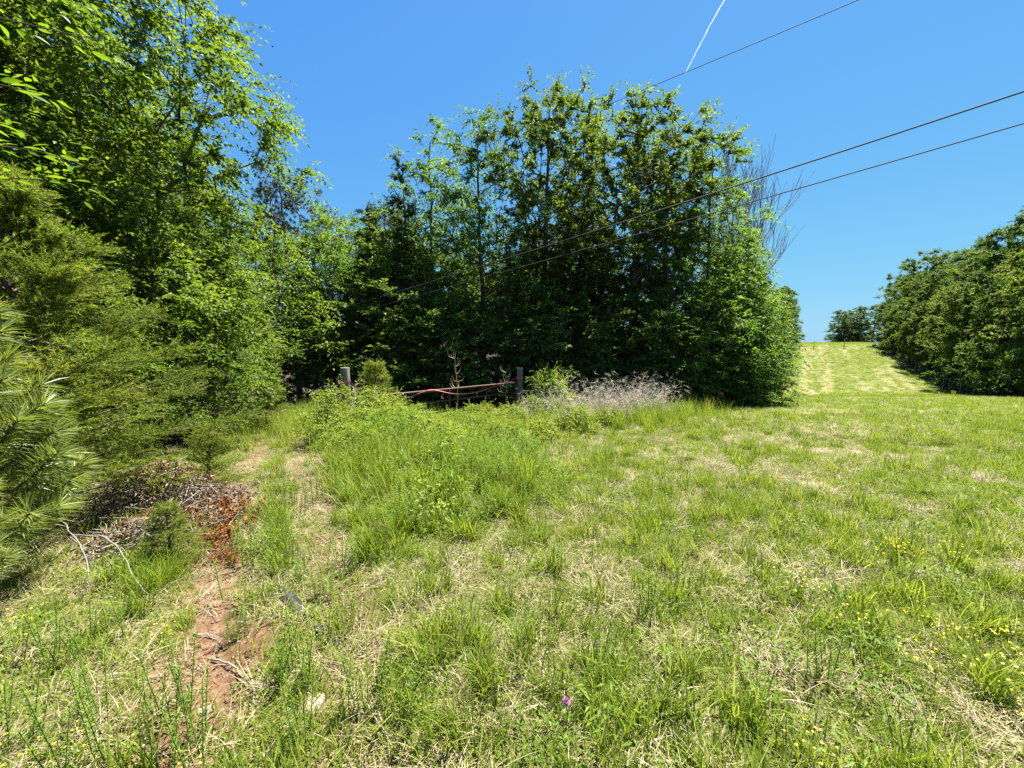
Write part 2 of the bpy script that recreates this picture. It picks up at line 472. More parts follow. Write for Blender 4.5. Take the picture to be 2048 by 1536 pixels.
def grow(rng, trunk, centers, up=.35, seg=.8, jit=.06):
    cap = len(trunk) + int(sum(max(2, np.linalg.norm(c) / seg + 3) for c in centers)) + 10
    P = np.zeros((cap, 3)); par = np.full(cap, -1)
    n = len(trunk)
    P[:n] = trunk; par[1:n] = np.arange(n - 1)
    ax = np.array([np.interp(centers[:, 2], trunk[:, 2], trunk[:, i]) for i in (0, 1)]).T
    order = np.argsort(np.hypot(*(centers[:, :2] - ax).T) + rng.uniform(0, .3, len(centers)))
    ends = np.zeros(len(centers), int)
    for ci in order:
        c = centers[ci]
        d = c - P[:n]
        dist = np.linalg.norm(d, axis=1) + 1e-6
        cost = dist * (1 + 1.1 * np.clip(up - d[:, 2] / dist, 0, None))
        j = int(np.argmin(cost))
        m = max(1, int(round(dist[j] / seg)))
        prev = j
        base = P[j].copy(); dd = d[j]
        for k in range(1, m + 1):
            t = k / m
            p = base + dd * t
            p[2] -= .12 * dist[j] * math.sin(PI * t)
            if k < m: p += rng.normal(size=3) * jit * dist[j] / m
            if n >= cap: break
            P[n] = p; par[n] = prev; prev = n; n += 1
        ends[ci] = prev
    cnt = np.ones(n)
    for i in range(n - 1, 0, -1):
        cnt[par[i]] += cnt[i] * (1 if par[i] >= 0 else 0)
    return P[:n], par[:n], cnt, ends

def make_tree(rng, H, z0, Rr, env, n_clust, twigs, per, L, W, trunk_r, style='leaf', lean=(0, 0), twig_len=(.3, .7), flat=.75, lumps=.35, surf=.55, up=.35,
              droop=.15, top=.94, minr=.006, k=5, twig_r=.0, outb=.55, tintvar=.22, zdroop=0.0):
    nt_ = max(6, int(H / .5))
    tz = np.linspace(0, H * top, nt_)
    wob = np.cumsum(rng.normal(size=(nt_, 2)) * .05, 0) * (tz / H)[:, None]
    trunk = np.column_stack([wob[:, 0] + lean[0] * (tz / H) ** 1.3 * H, wob[:, 1] + lean[1] * (tz / H) ** 1.3 * H, tz])
    tt = np.linspace(0, 1, 200); w = np.array([max(env(t), .02) for t in tt]); w = w ** 1.4
    cdf = np.cumsum(w) / w.sum()
    t = np.interp(rng.uniform(size=n_clust), cdf, tt)
    ph = rng.uniform(0, 2 * PI, n_clust)
    rr = rng.uniform(size=n_clust) ** surf
    lump = 1 - lumps + 2 * lumps * vnoise(ph * 1.3, t * 6, 1.0, int(rng.integers(1000)))
    rad = np.array([env(x) for x in t]) * Rr * lump * rr
    z = z0 + t * (H - z0)
    ax = np.array([np.interp(z, trunk[:, 2], trunk[:, i]) for i in (0, 1)]).T
    cen = np.column_stack([ax[:, 0] + np.cos(ph) * rad, ax[:, 1] + np.sin(ph) * rad, z - zdroop * rad])
    P, par, cnt, ends = grow(rng, trunk, cen, up=up)
    r = np.maximum(trunk_r * (cnt / cnt[0]) ** .55, minr)
    r[:nt_] = np.maximum(r[:nt_], trunk_r * (1 - tz / H * .93) * .8)
    r[0] *= 1.35
    ch = np.arange(1, len(P)); pa = par[1:]
    tv, tf = tubes(P[pa], P[ch], np.minimum(r[pa], r[ch] * 1.7), r[ch], k)
    # twigs
    nT = n_clust * twigs
    c = np.repeat(cen, twigs, 0)
    outd = unit(np.column_stack([np.cos(ph), np.sin(ph), np.full(n_clust, .25)]))
    d = unit(np.repeat(outd, twigs, 0) * outb + rng.normal(size=(nT, 3)) * [.6, .6, .6 * flat] + [0, 0, .08])
    ln = rng.uniform(twig_len[0], twig_len[1], nT) * np.repeat(rng.uniform(.55, 1.5, n_clust), twigs)
    s = np.tile((np.arange(per) + .5) / per, nT)
    D = np.repeat(d, per, 0); LN = np.repeat(ln, per)
    base = np.repeat(c, per, 0) + D * (s * LN)[:, None]
    base[:, 2] -= droop * LN * s * s
    n = len(base)
    if style == 'leaf':
        side = unit(np.cross(D, [0, 0, 1.]) + rng.normal(size=(n, 3)) * .25) * np.where(rng.uniform(size=n) < .5, -1, 1)[:, None]
        A = unit(D * .55 + side * .8 + rng.normal(size=(n, 3)) * .35 + [0, 0, -.22])
        Nn = unit(rng.normal(size=(n, 3)) * .55 + [0, 0, 1.])
        sc = rng.uniform(.65, 1.2, n)
        V, F = leaves(base, A, Nn, L * sc, W * sc)
        fl = 2
    elif style == 'spray':
        A = unit(D * .9 + rng.normal(size=(n, 3)) * .55 + [0, 0, .15])
        V, F = slivers(base, A, L * rng.uniform(.6, 1.2, n), W, rng); fl = 1
    else:   # needle tufts
        base = np.repeat(c + d * ln[:, None], per, 0)
        A = unit(D * .7 + rng.normal(size=(n, 3)) * .75)
        V, F = slivers(base, A, L * rng.uniform(.6, 1.2, n), W, rng); fl = 1
    tint = np.clip(np.repeat(np.repeat(rng.normal(.42, tintvar * .55, n_clust), twigs), per) + rng.normal(0, tintvar * .6, n), 0, 1)
    return (tv, tf), (V, F, np.repeat(tint, fl)), P, ends

def env_oval(t): return max(0., math.sin(PI * min(1, t * .88 + .10))) ** .65
def env_top(t): return max(0., math.sin(PI * min(1, (t * .9 + .06) ** 1.35))) ** .7
def env_cone(t): return (1 - t) ** .85 * .96 + .05
def env_column(t): return (max(0., 1 - t ** 2.6)) ** .55 * (.72 + .28 * math.sin(PI * min(1, t + .15)))
def env_dome(t): return (max(0., 1 - t ** 2.2)) ** .5
def env_fan(t): return .35 + .65 * t * (1 if t < .85 else (1 - t) / .15 * .6 + .4)

def tree_proto(name, seed, leafm, barkm, **kw):
    rng = np.random.default_rng(seed)
    (tv, tf), (V, F, tint), P, ends = make_tree(rng, **kw)
    return (mesh_np(name + '_trunk', tv, tf, M[barkm], smooth=True), mesh_np(name + '_crown', V, F, M[leafm], tint=tint))

def add_plant(name, meshes, x, y, label, cat, group=None, s=1.0, sz=None, rz=0.0, sink=.05, parts=('trunk', 'crown'), z=None, tilt=None):
    e = empty(name, (x, y, (Tz(x, y) if z is None else z) - sink), rz)
    e.scale = (s, s, sz if sz else s)
    if tilt: e.rotation_euler = (tilt[0], tilt[1], rz)
    for me, pn in zip(meshes, parts):
        p = obj(pn, me, e)
        if pn in ('crown', 'foliage', 'needles', 'leaves', 'stems', 'twigs'): p['kind'] = 'stuff'
    return tag(e, label, cat, group)

PR = {}
PR['oakA'] = tree_proto('oak', 11, 'oak', 'bark', H=14, z0=5.2, Rr=2.9, env=env_oval, n_clust=300, twigs=9, per=17, L=.125, W=.078, trunk_r=.19, lumps=.55)
PR['oakB'] = tree_proto('oak', 12, 'oak', 'bark', H=14, z0=4.4, Rr=3.3, env=env_top, n_clust=340, twigs=9, per=17, L=.125, W=.078, trunk_r=.21, lumps=.55)
PR['elmA'] = tree_proto('elm', 13, 'elm', 'bark', H=12, z0=2.0, Rr=2.5, env=env_oval, n_clust=240, twigs=8, per=15, L=.11, W=.06, trunk_r=.14, lumps=.5, twig_len=(.35, .9), droop=.35)
PR['elmB'] = tree_proto('elm', 14, 'elm', 'bark', H=12, z0=1.0, Rr=2.4, env=env_column, n_clust=260, twigs=8, per=15, L=.11, W=.06, trunk_r=.14, lumps=.5, twig_len=(.35, .9), droop=.35)
PR['cedA'] = tree_proto('cedar', 15, 'cedar', 'cedarbark', H=12, z0=1.6, Rr=1.7, env=env_cone, n_clust=260, twigs=9, per=16, L=.17, W=.045, trunk_r=.15, style='spray', lumps=.45, twig_len=(.2, .55), up=.15, outb=.9)
PR['cedB'] = tree_proto('cedar', 16, 'cedar', 'cedarbark', H=12, z0=3.5, Rr=1.5, env=env_cone, n_clust=180, twigs=9, per=16, L=.17, W=.045, trunk_r=.15, style='spray', lumps=.5, twig_len=(.2, .55), up=.15, outb=.9)
PR['pine'] = tree_proto('pine', 17, 'pine', 'cedarbark', H=16, z0=7.0, Rr=3.0, env=env_oval, n_clust=190, twigs=11, per=20, L=.26, W=.035, trunk_r=.20, style='tuft', lumps=.55, twig_len=(.15, .6), up=.2)
PR['rowA'] = tree_proto('rowtree', 18, 'row', 'bark', H=14, z0=.6, Rr=2.9, env=env_column, n_clust=190, twigs=12, per=14, L=.22, W=.12, trunk_r=.18, lumps=.6, twig_len=(.4, .9), surf=.4, flat=.5)
PR['rowB'] = tree_proto('rowtree', 19, 'row', 'bark', H=14, z0=.4, Rr=3.1, env=env_dome, n_clust=190, twigs=12, per=14, L=.22, W=.12, trunk_r=.18, lumps=.65, twig_len=(.4, .9), surf=.4, flat=.5)
PR['rowC'] = tree_proto('rowtree', 29, 'row2', 'bark', H=14, z0=.8, Rr=2.6, env=env_oval, n_clust=170, twigs=12, per=14, L=.22, W=.12, trunk_r=.18, lumps=.6, twig_len=(.4, .9), surf=.45, flat=.5)
PR['underA'] = tree_proto('understorey', 20, 'shade', 'bark', H=5, z0=.3, Rr=1.7, env=env_column, n_clust=130, twigs=8, per=14, L=.12, W=.065, trunk_r=.06, lumps=.45, twig_len=(.3, .7), flat=.5)
PR['underB'] = tree_proto('understorey', 21, 'shade', 'bark', H=5, z0=.2, Rr=1.9, env=env_dome, n_clust=130, twigs=8, per=14, L=.13, W=.075, trunk_r=.06, lumps=.5, twig_len=(.3, .7), flat=.5)
PR['cornA'] = tree_proto('corner', 31, 'elm', 'bark', H=5, z0=.3, Rr=1.7, env=env_column, n_clust=130, twigs=8, per=14, L=.12, W=.06, trunk_r=.06, lumps=.5, twig_len=(.3, .8), flat=.5, droop=.4)
PR['cornB'] = tree_proto('corner', 32, 'elm', 'bark', H=5, z0=.2, Rr=1.9, env=env_dome, n_clust=130, twigs=8, per=14, L=.12, W=.06, trunk_r=.06, lumps=.55, twig_len=(.3, .8), flat=.5, droop=.4)
PR['sapling'] = tree_proto('sapling', 22, 'elm', 'palebark', H=7, z0=3.0, Rr=1.4, env=env_oval, n_clust=110, twigs=8, per=13, L=.10, W=.055, trunk_r=.075, lumps=.5, up=.75, lean=(-.02, 0))
PR['leftA'] = tree_proto('hedge_tree', 23, 'left', 'bark', H=13, z0=1.2, Rr=3.6, env=env_column, n_clust=900, twigs=11, per=16, L=.10, W=.056, trunk_r=.22, lumps=.45, twig_len=(.3, .85), surf=.42, droop=.45, flat=.55)
PR['leftB'] = tree_proto('hedge_shrub', 24, 'left', 'bark', H=5.6, z0=.4, Rr=2.3, env=env_column, n_clust=330, twigs=10, per=14, L=.085, W=.042, trunk_r=.09, lumps=.4, twig_len=(.3, .7), surf=.4, droop=.4, flat=.5)

def bare_tree(seed, H):
    rng = np.random.default_rng(seed)
    P0, P1, r0, r1 = [], [], [], []
    def rec(p, d, ln, r, lv):
        n = 4
        for i in range(n):
            q = p + d * ln / n
            P0.append(p); P1.append(q); r0.append(r * (1 - .12 * i)); r1.append(r * (1 - .12 * (i + 1)))
            d = unit(d + rng.normal(size=3) * .09 + np.array([0, 0, .05])); p = q
            if lv < 4 and i >= 1:
                for _ in range(2 if lv < 3 else 1):
                    side = rng.normal(size=3); side[2] = abs(side[2]) * .3
                    nd = unit(d + unit(side) * rng.uniform(.32, .55) + np.array([0, 0, .2]))
                    rec(p, nd, ln * rng.uniform(.45, .68), r * .5, lv + 1)
    rec(np.zeros(3), np.array([.04, 0, 1.]), H * .62, .11, 0)
    tv, tf = tubes(np.array(P0), np.array(P1), np.maximum(np.array(r0), .008), np.maximum(np.array(r1), .007), 4)
    return mesh_np('bare_tree_limbs', tv, tf, M['deadwood'], smooth=True)

# ------------------------------------------------------------------ woodland behind the gate
G_W = 'trees of the woodland behind the gate'
def wtree(kind, name, x, y, H, label, cat='tree', group=G_W, rz=0.0, wide=1.0):
    base = {'oakA': 14, 'oakB': 14, 'elmA': 12, 'elmB': 12, 'cedA': 12, 'cedB': 12, 'pine': 16, 'rowA': 14, 'rowB': 14, 'rowC': 14, 'underA': 5, 'underB': 5, 'cornA': 5, 'cornB': 5, 'sapling': 7, 'leftA': 13, 'leftB': 5.6}[kind]
    sz = H / base
    return add_plant(name, PR[kind], x, y, label, cat, group, s=(sz * .5 + .5) * wide, sz=sz, rz=rz)

# the ones the sky sets off
wtree('elmA', 'elm_tree', -4.2, 19.2, 13.2, 'tall loose light green tree with a drooping side branch against the sky', rz=.4, wide=1.0)
wtree('elmA', 'elm_tree', -1.4, 18.3, 13.4, 'tall slender mid green tree rising straight behind the red gate', rz=1.9, wide=.95)
wtree('oakB', 'oak_tree', 1.6, 18.8, 14.4, 'tallest oak of the woodland, thin crown with sky showing through', rz=.2, wide=.85)
wtree('cedB', 'cedar_tree', 3.8, 21.5, 15.6, 'grey green cedar spire between the two tall oaks', rz=1.1, wide=1.0)
wtree('oakB', 'oak_tree', 5.5, 17.6, 12.9, 'dense dark oak with heavy rounded crown beside the bare tree', rz=2.6, wide=1.0)
wtree('oakA', 'oak_tree', 7.6, 19.3, 12.9, 'narrow dark oak crowded against the heavy crowned oak', rz=4.1, wide=.8)
wtree('elmA', 'elm_tree', 9.0, 17.6, 11.8, 'light green airy tree in front of the bare dead tree', rz=2.2, wide=.9)
wtree('elmB', 'elm_tree', 10.2, 18.4, 9.6, 'light green bushy tree at the woodland corner, leafy to the ground', rz=3.2, wide=.95)
wtree('elmA', 'elm_tree', 10.7, 19.6, 8.8, 'light green tree hiding the lower limbs of the bare tree', rz=5.2, wide=.75)
b = empty('bare_tree', (11.9, 20.8, Tz(11.9, 20.8) - .05), 2.6)
obj('trunk', bare_tree(5, 11.2), b)
tag(b, 'leafless grey dead tree with fine upswept twigs above the woodland corner', 'tree', G_W)
wtree('cedA', 'cedar_tree', -5.0, 18.4, 11.3, 'dark pointed cedar on the open side of the tall light green tree', rz=.3, wide=.9)
wtree('cedA', 'cedar_tree', -7.2, 19.6, 9.7, 'shorter brownish dark cedar beside the pointed cedar', rz=2.3, wide=1.05)
wtree('oakA', 'oak_tree', -9.0, 21.0, 9.8, 'rounded green tree topping the gap above the driveway', rz=1.3, wide=1.0)
wtree('sapling', 'sapling', -8.15, 17.6, 8.6, 'thin pale trunked sapling with a fan of light leaves behind the gate post', cat='sapling', rz=.2, wide=.9)
wtree('pine', 'pine_tree', -15.6, 28.0, 16.6, 'dark pine with open limbs standing above the other trees', rz=.8)
wtree('pine', 'pine_tree', -9.6, 29.0, 14.6, 'smaller dark pine tip showing over the rounded green tree', rz=2.8, wide=.8)
wtree('cedA', 'cedar_tree', 12.4, 20.8, 8.6, 'brown green cedar leaning out under the bare tree', rz=.9, wide=1.1)
# crowded interior: only their place tells them apart
rw = np.random.default_rng(77)
INNER = []
for row_y, step in ((21.5, 2.7), (24.5, 3.3), (28, 3.8)):
    x = -22.0
    while x < 4 + (row_y - 16) * .76:
        INNER.append((x + rw.uniform(-.6, .6), row_y + rw.uniform(-1, 1)))
        x += step
kinds = ['oakA', 'cedA', 'elmB', 'oakB', 'cedB', 'elmA', 'cedA']
for i, (x, y) in enumerate(INNER):
    k = kinds[int(rw.integers(len(kinds)))]
    if x < -4 and k in ('elmA', 'elmB'): k = 'cedA' if i % 2 else 'oakA'
    lim = 9.4 if x < -6.5 else (10.5 if x < -3.5 else (8.6 if x > 7 else 9.8))
    nm = {'o': 'oak_tree', 'c': 'cedar_tree', 'e': 'elm_tree'}[k[0]]
    lb = {'o': 'dark oak crowded inside the woodland behind the front trees', 'c': 'dark cedar crowded inside the woodland behind the front trees',
          'e': 'bushy green tree crowded inside the woodland behind the front trees'}[k[0]]
    wtree(k, nm, x, y, lim * rw.uniform(.85, 1.0), lb, group='trees crowded inside the woodland', rz=rw.uniform(0, 6.28), wide=1.1)
# understorey along the woodland edge
ULAB = ['shaded small tree where the driveway enters the woods', 'shaded small tree behind the thick gate post', 'shaded small tree behind the little cedar seedling', 'shaded small tree behind the hinge end of the red gate', 'shaded small tree directly behind the tall dead stalk', 'low shaded tree behind the middle upright of the gate', 'shaded small tree behind the latch end of the gate', 'low shaded tree behind the lime green bush', 'shaded small tree behind the dead seed grass near the lime bush', 'lowest shaded tree just behind the short dark post', 'shaded small tree between the short dark post and corner shrubs', 'low shaded tree behind the open field end of the dead seed grass', 'taller shaded tree between the pointed cedar and the slender tree', 'taller shaded tree under the tallest oak', 'taller shaded tree under the grey green cedar spire', 'taller shaded tree beside the shorter brownish cedar', 'taller shaded tree beside the corner shrubs under the dark oak']
UND = [(-8.6, 15.6, 4.6), (-7.6, 17.4, 5.6), (-5.6, 16.6, 5.2), (-4.2, 15.6, 4.2), (-2.9, 16.6, 5.6), (-1.5, 15.5, 3.6), (-.2, 16.6, 5.4), (1.1, 15.6, 3.8), (2.3, 16.4, 4.8), (3.4, 15.2, 3.4),
       (4.5, 15.9, 4.6), (5.7, 15.2, 4.0), (-3.6, 18.2, 7), (.8, 18.0, 7.5), (3.4, 18.6, 7), (-6.8, 18.6, 7), (6.7, 16.6, 6.5)]
for i, (x, y, h) in enumerate(UND):
    wtree('underA' if i % 2 else 'underB', 'understorey_tree', x, y, h, ULAB[i], 'small tree',
          'small trees along the woodland edge', rz=i * 1.7, wide=.95 + .15 * (i % 3))
CLAB = ['leafy shrub behind the lower pink flag', 'tall sunlit shrub behind the upper pink flag', 'tallest sunlit shrub at the woodland corner', 'sunlit shrub leaning toward the mown strip at the woodland corner', 'low shrub at the foot of the tallest corner shrub', 'low shrub at the outermost woodland corner by the mown strip']
CORN = [(6.9, 14.9, 3.6), (8.0, 15.4, 5.2), (9.2, 16.2, 6.2), (10.3, 17.2, 5.6), (8.9, 14.9, 2.4), (10.2, 16.2, 3.2)]
for i, (x, y, h) in enumerate(CORN):
    wtree('cornB' if i % 2 else 'cornA', 'corner_shrub', x, y, h, CLAB[i], 'shrub',
          'shrubs at the woodland corner', rz=i * 2.1, wide=.95)
# row along the near side of the mown strip
s = -26.0; i = 0
while s < 62:
    u = -2.3 + .5 * math.sin(i * 2.3)
    x, y = on_strip(s, u)
    h = (9.0, 8.2, 9.8, 8.8)[i % 4] + max(0, s) * .055 + (1.2 if s < -10 else 0)
    k = ('elmB', 'rowA', 'elmB', 'rowB')[i % 4] if s < 0 else ('rowA', 'rowB')[i % 2]
    wtree(k, 'edge_tree', x, y, h, 'leafy tree in the woodland edge along the mown strip', 'tree', 'trees along the woodland side of the mown strip', rz=i * 1.3, wide=.82)
    s += 3.1; i += 1
# hedge-like row across the mown strip
s = -12.0; i = 0
while s < 64:
    for uu, hh in ((15.6, 0), (19.8, 1.6)):
        x, y = on_strip(s + (0 if uu < 17 else 1.5), uu + .5 * math.sin(i * 1.9))
        h = 14.6 + hh + 1.7 * math.sin(i * 2.7) + 1.0 * math.sin(i * 5.1 + uu) + (2.0 if s < -4 else 0)
        wtree(('rowC', 'rowA', 'rowC', 'rowB')[(i + (uu > 17)) % 4], 'row_tree', x, y, h,
              'dense dark green tree in the tall row behind the wire fence' if uu < 17 else 'taller tree showing over the dense row behind the wire fence',
              'tree', 'trees in the row behind the wire fence' if uu < 17 else 'trees showing over the row behind the fence', rz=i * 2.2 + uu, wide=.80 + .12 * math.sin(i * 3.3))
    s += 3.7; i += 1
for i, (x, y, h) in enumerate([(119, 140, 11), (124, 143, 13), (129.5, 145, 14.5), (133, 150, 15), (128, 152, 14), (138, 148, 16)]):
    wtree(('rowA', 'rowB')[i % 2], 'far_tree', x, y, h, 'blue green tree in the far clump beyond the crest of the field', 'tree', 'trees in the far clump beyond the crest', rz=i * 1.9, wide=1.25)

# ------------------------------------------------------------------ big trees beside the driveway on the left
G_L = 'trees beside the driveway'
wtree('leftA', 'hedge_tree', -9.5, 9.0, 14.2, 'tall broad tree with small bright leaves overhanging the driveway', group=G_L, rz=.5, wide=.97)
wtree('leftA', 'hedge_tree', -9.6, 5.4, 12.0, 'tall bright leaved tree standing right behind the near cedar', group=G_L, rz=3.4, wide=.95)
wtree('leftA', 'hedge_tree', -13.4, 13.5, 12.6, 'tall bright leaved tree set back in the thicket beside the driveway', group=G_L, rz=5.1, wide=.95)
wtree('leftB', 'hedge_shrub', -7.3, 7.9, 5.6, 'rounded bright green leafy shrub tree drooping over the driveway edge', 'shrub', G_L, rz=1.0, wide=.82)
wtree('leftB', 'hedge_shrub', -10.0, 11.4, 5.6, 'rounded shrub tree further along the driveway under the tall tree', 'shrub', G_L, rz=3.0, wide=.95)
wtree('leftA', 'hedge_tree', -12.2, 8.4, 12.5, 'tall bright leaved tree filling the gap deep behind the near cedar', group=G_L, rz=1.9, wide=1.0)
wtree('leftB', 'hedge_shrub', -7.4, 5.6, 4.2, 'lower leafy shrub between the near cedar and the drooping shrub tree', 'shrub', G_L, rz=4.4, wide=.9)

# ------------------------------------------------------------------ near cedar and young pine
def cedar_bush(seed, H, Rb, nb, env, lets=24, per=26, sl=.035, sw=.0055, hmin=.12):
    rng = np.random.default_rng(seed)
    tp = np.column_stack([np.cumsum(rng.normal(size=12) * .015), np.cumsum(rng.normal(size=12) * .015), np.linspace(0, H * .93, 12)])
    bp0, bp1, br0, br1, LP, LA, LT = [], [], [], [], [], [], []
    for a, b_ in zip(tp[:-1], tp[1:]):
        t = a[2] / H
        bp0.append(a); bp1.append(b_); br0.append(.045 * (1 - t) + .006); br1.append(.045 * (1 - b_[2] / H) + .005)
    for i in range(nb):
        h = hmin + (H - hmin) * (i + rng.uniform()) / nb
        t = h / H
        ln = Rb * env(t) * rng.uniform(.5, 1.2) + .08
        ph = i * 2.399 + rng.normal() * .3
        p = np.array([np.interp(h, tp[:, 2], tp[:, 0]), np.interp(h, tp[:, 2], tp[:, 1]), h])
        el = rng.uniform(.15, .55) + .5 * t
        d = np.array([math.cos(ph) * math.cos(el), math.sin(ph) * math.cos(el), math.sin(el)])
        ns = 7
        pts = [p]
        for k in range(ns):
            p = p + d * ln / ns
            pts.append(p)
            d = unit(d + np.array([0, 0, -.09 if k < 4 else .05]) + rng.normal(size=3) * .05)
        pts = np.array(pts)
        for k in range(ns):
            bp0.append(pts[k]); bp1.append(pts[k + 1]); br0.append(.010 * (1 - k / ns) + .0025); br1.append(.010 * (1 - (k + 1) / ns) + .002)
        tg = unit(pts[-1] - pts[0])
        tone = rng.normal(.42, .2)
        q = rng.uniform(.30, 1.0, lets) ** .7
        for f_ in q:
            o = np.array([np.interp(f_ * ns, np.arange(ns + 1), pts[:, c]) for c in range(3)])
            sd_ = unit(np.cross(tg, [0, 0, 1])) * (1 if rng.uniform() < .5 else -1)
            dd = unit(tg * .8 + sd_ * rng.uniform(.2, .9) + rng.normal(size=3) * .25 + np.array([0, 0, .12]))
            l2 = (.14 + .34 * (1 - f_) + .12 * rng.uniform()) * min(1.2, .5 + ln)
            ss = (np.arange(per) + .5) / per
            bend = np.array([0, 0, -.10 * l2])
            cpos = o + dd[None] * (ss * l2)[:, None] + bend[None] * (ss ** 2)[:, None]
            aa = unit(dd[None] * .85 + rng.normal(size=(per, 3)) * .6)
            LP.append(cpos); LA.append(aa); LT.append(np.clip(tone + rng.normal(0, .13, per) + (.35 if rng.uniform() < .03 else 0), 0, 1))
    LP = np.concatenate(LP); LA = np.concatenate(LA); LT = np.concatenate(LT)
    V, F = slivers(LP, LA, sl * rng.uniform(.6, 1.4, len(LP)), sw, rng)
    tv, tf = tubes(np.array(bp0), np.array(bp1), np.array(br0), np.array(br1), 4)
    return mesh_np('cedar_stem', tv, tf, M['cedarbark'], smooth=True), mesh_np('cedar_foliage', V, F, M['nearcedar'], tint=LT)

def env_ced(t): return (1 - t) ** .7 * (.75 + .25 * math.sin(PI * min(1, t * 1.6 + .15)))
CED = cedar_bush(41, 3.3, 1.8, 108, env_ced, 46, 40, .042, .0095)
SMC = cedar_bush(42, 1.5, .65, 60, env_ced, 16, 24, .045, .008)
PT = ('trunk', 'foliage')
add_plant('cedar_bush', CED, -4.75, 3.75, 'large feathery red cedar bush beside the young pine', 'cedar', s=1.0, parts=PT, rz=.3)
add_plant('cedar_bush', CED, -6.7, 4.9, 'second feathery cedar pressed behind the large cedar bush', 'cedar', s=.85, parts=PT, rz=2.3)
add_plant('cedar_bush', CED, -4.75, 2.9, 'shorter full cedar squeezed between the young pines and the large cedar', 'cedar', s=.72, parts=PT, rz=4.0)
add_plant('cedar_bush', SMC, -5.85, 8.9, 'small dark cedar shrub leaning over the driveway grass', 'cedar', s=.85, parts=PT, rz=1.3, tilt=(0, .25))
add_plant('cedar_bush', SMC, -3.35, 9.5, 'little cedar seedling behind the thick gate post', 'cedar', s=1.05, parts=PT, rz=.3)
add_plant('cedar_bush', SMC, -3.75, 4.55, 'low cedar sprig growing over the brown brush pile', 'cedar', s=.62, parts=PT, rz=2.0, tilt=(0, .5))
add_plant('cedar_bush', SMC, -2.75, 2.95, 'low ferny green sprig between the orange fronds and red dirt', 'cedar', s=.36, parts=PT, rz=.8)

def young_pine(seed, H):
    rng = np.random.default_rng(seed)
    b0, b1, r0, r1, NP, NA, NT = [], [], [], [], [], [], []
    tp = np.column_stack([np.linspace(0, .12, 9), np.linspace(0, -.05, 9), np.linspace(0, H, 9)])
    for a, b_ in zip(tp[:-1], tp[1:]):
        b0.append(a); b1.append(b_); r0.append(.032 * (1 - a[2] / H) + .008); r1.append(.032 * (1 - b_[2] / H) + .007)
    shoots = [(tp[-1] - [0, 0, .38], tp[-1], 1.0)]
    for i in range(34):
        h = H * (.12 + .82 * i / 34)
        p = np.array([np.interp(h, tp[:, 2], tp[:, c]) for c in range(3)])
        ph = i * 2.399 + rng.normal() * .2
        ln = (H - h) * .30 + .28
        d = np.array([math.cos(ph), math.sin(ph), .35])
        pts = [p]
        for k in range(6):
            p = p + unit(d) * ln / 6
            pts.append(p); d = d + np.array([0, 0, .16]) + rng.normal(size=3) * .06
        for k in range(6):
            b0.append(pts[k]); b1.append(pts[k + 1]); r0.append(.011 * (1 - k / 7) + .003); r1.append(.011 * (1 - (k + 1) / 7) + .003)
        shoots.append((np.array(pts[3]), np.array(pts[6]), 1.0))
        if ln > .5:
            side = unit(np.cross(pts[6] - pts[0], [0, 0, 1])) * (1 if i % 2 else -1)
            e_ = pts[3] + unit(side + unit(pts[6] - pts[0]) * .8 + [0, 0, .4]) * .34
            b0.append(pts[3]); b1.append(e_); r0.append(.007); r1.append(.004)
            shoots.append((pts[3] + (e_ - pts[3]) * .15, e_, .9))
    for a, b_, q in shoots:
        n = 210
        ax = unit(b_ - a)
        f_ = rng.uniform(0, 1, n) ** .8
        pos = a + (b_ - a) * f_[:, None]
        rad = rng.normal(size=(n, 3)); rad -= (rad @ ax)[:, None] * ax; rad = unit(rad)
        NP.append(pos); NA.append(unit(rad * .95 + ax * (.25 + .6 * f_[:, None] ** 2) + [0, 0, .05])); NT.append(np.clip(rng.normal(.4, .2, n) + .2 * f_, 0, 1))
    NP = np.concatenate(NP); NA = np.concatenate(NA); NT = np.concatenate(NT)
    n = len(NP); L = rng.uniform(.12, .20, n)[:, None]
    S = unit(np.cross(NA, rng.normal(size=(n, 3)))) * .0030
    mid = NP + NA * L * .55; tip = NP + NA * L - np.array([0, 0, .07]) * L
    V = np.stack([NP - S, NP + S, mid + S, mid - S, tip], 1).reshape(-1, 3)
    i5 = np.arange(n)[:, None] * 5
    F4 = i5 + [0, 1, 2, 3]; F3 = i5 + [3, 2, 4]
    tv, tf = tubes(np.array(b0), np.array(b1), np.array(r0), np.array(r1), 6)
    need = mesh_np('pine_needles', V, [F4, F3], M['nearpine'], tint=np.concatenate([NT, NT]))
    return mesh_np('pine_stem', tv, tf, M['cedarbark'], smooth=True), need, [b_ for a, b_, q in shoots[:1]] 
ST, ND, TIP = young_pine(51, 2.05)
yp = add_plant('young_pine', (ST, ND), -3.8, 2.5, 'young pine with long needles and pale candles, taller of the two', 'pine', 'young pines in front of the cedar', parts=('trunk', 'needles'))
for dx, dz in ((0, .20), (.045, .16), (-.05, .15), (.02, .11)):
    p0 = TIP[0] + np.array([dx * .3, 0, 0])
    obj('candle', tube_mesh('pine_candle', [p0, p0 + [dx * .4, 0, dz * .6], p0 + [dx * .5, 0, dz]], [.008, .008, .004], M['drystem'], 6), yp)
add_plant('young_pine', (ST, ND), -3.35, 2.0, 'shorter young pine whose lower needles spread over the grass', 'pine', 'young pines in front of the cedar', s=.62, rz=2.2, parts=('trunk', 'needles'))

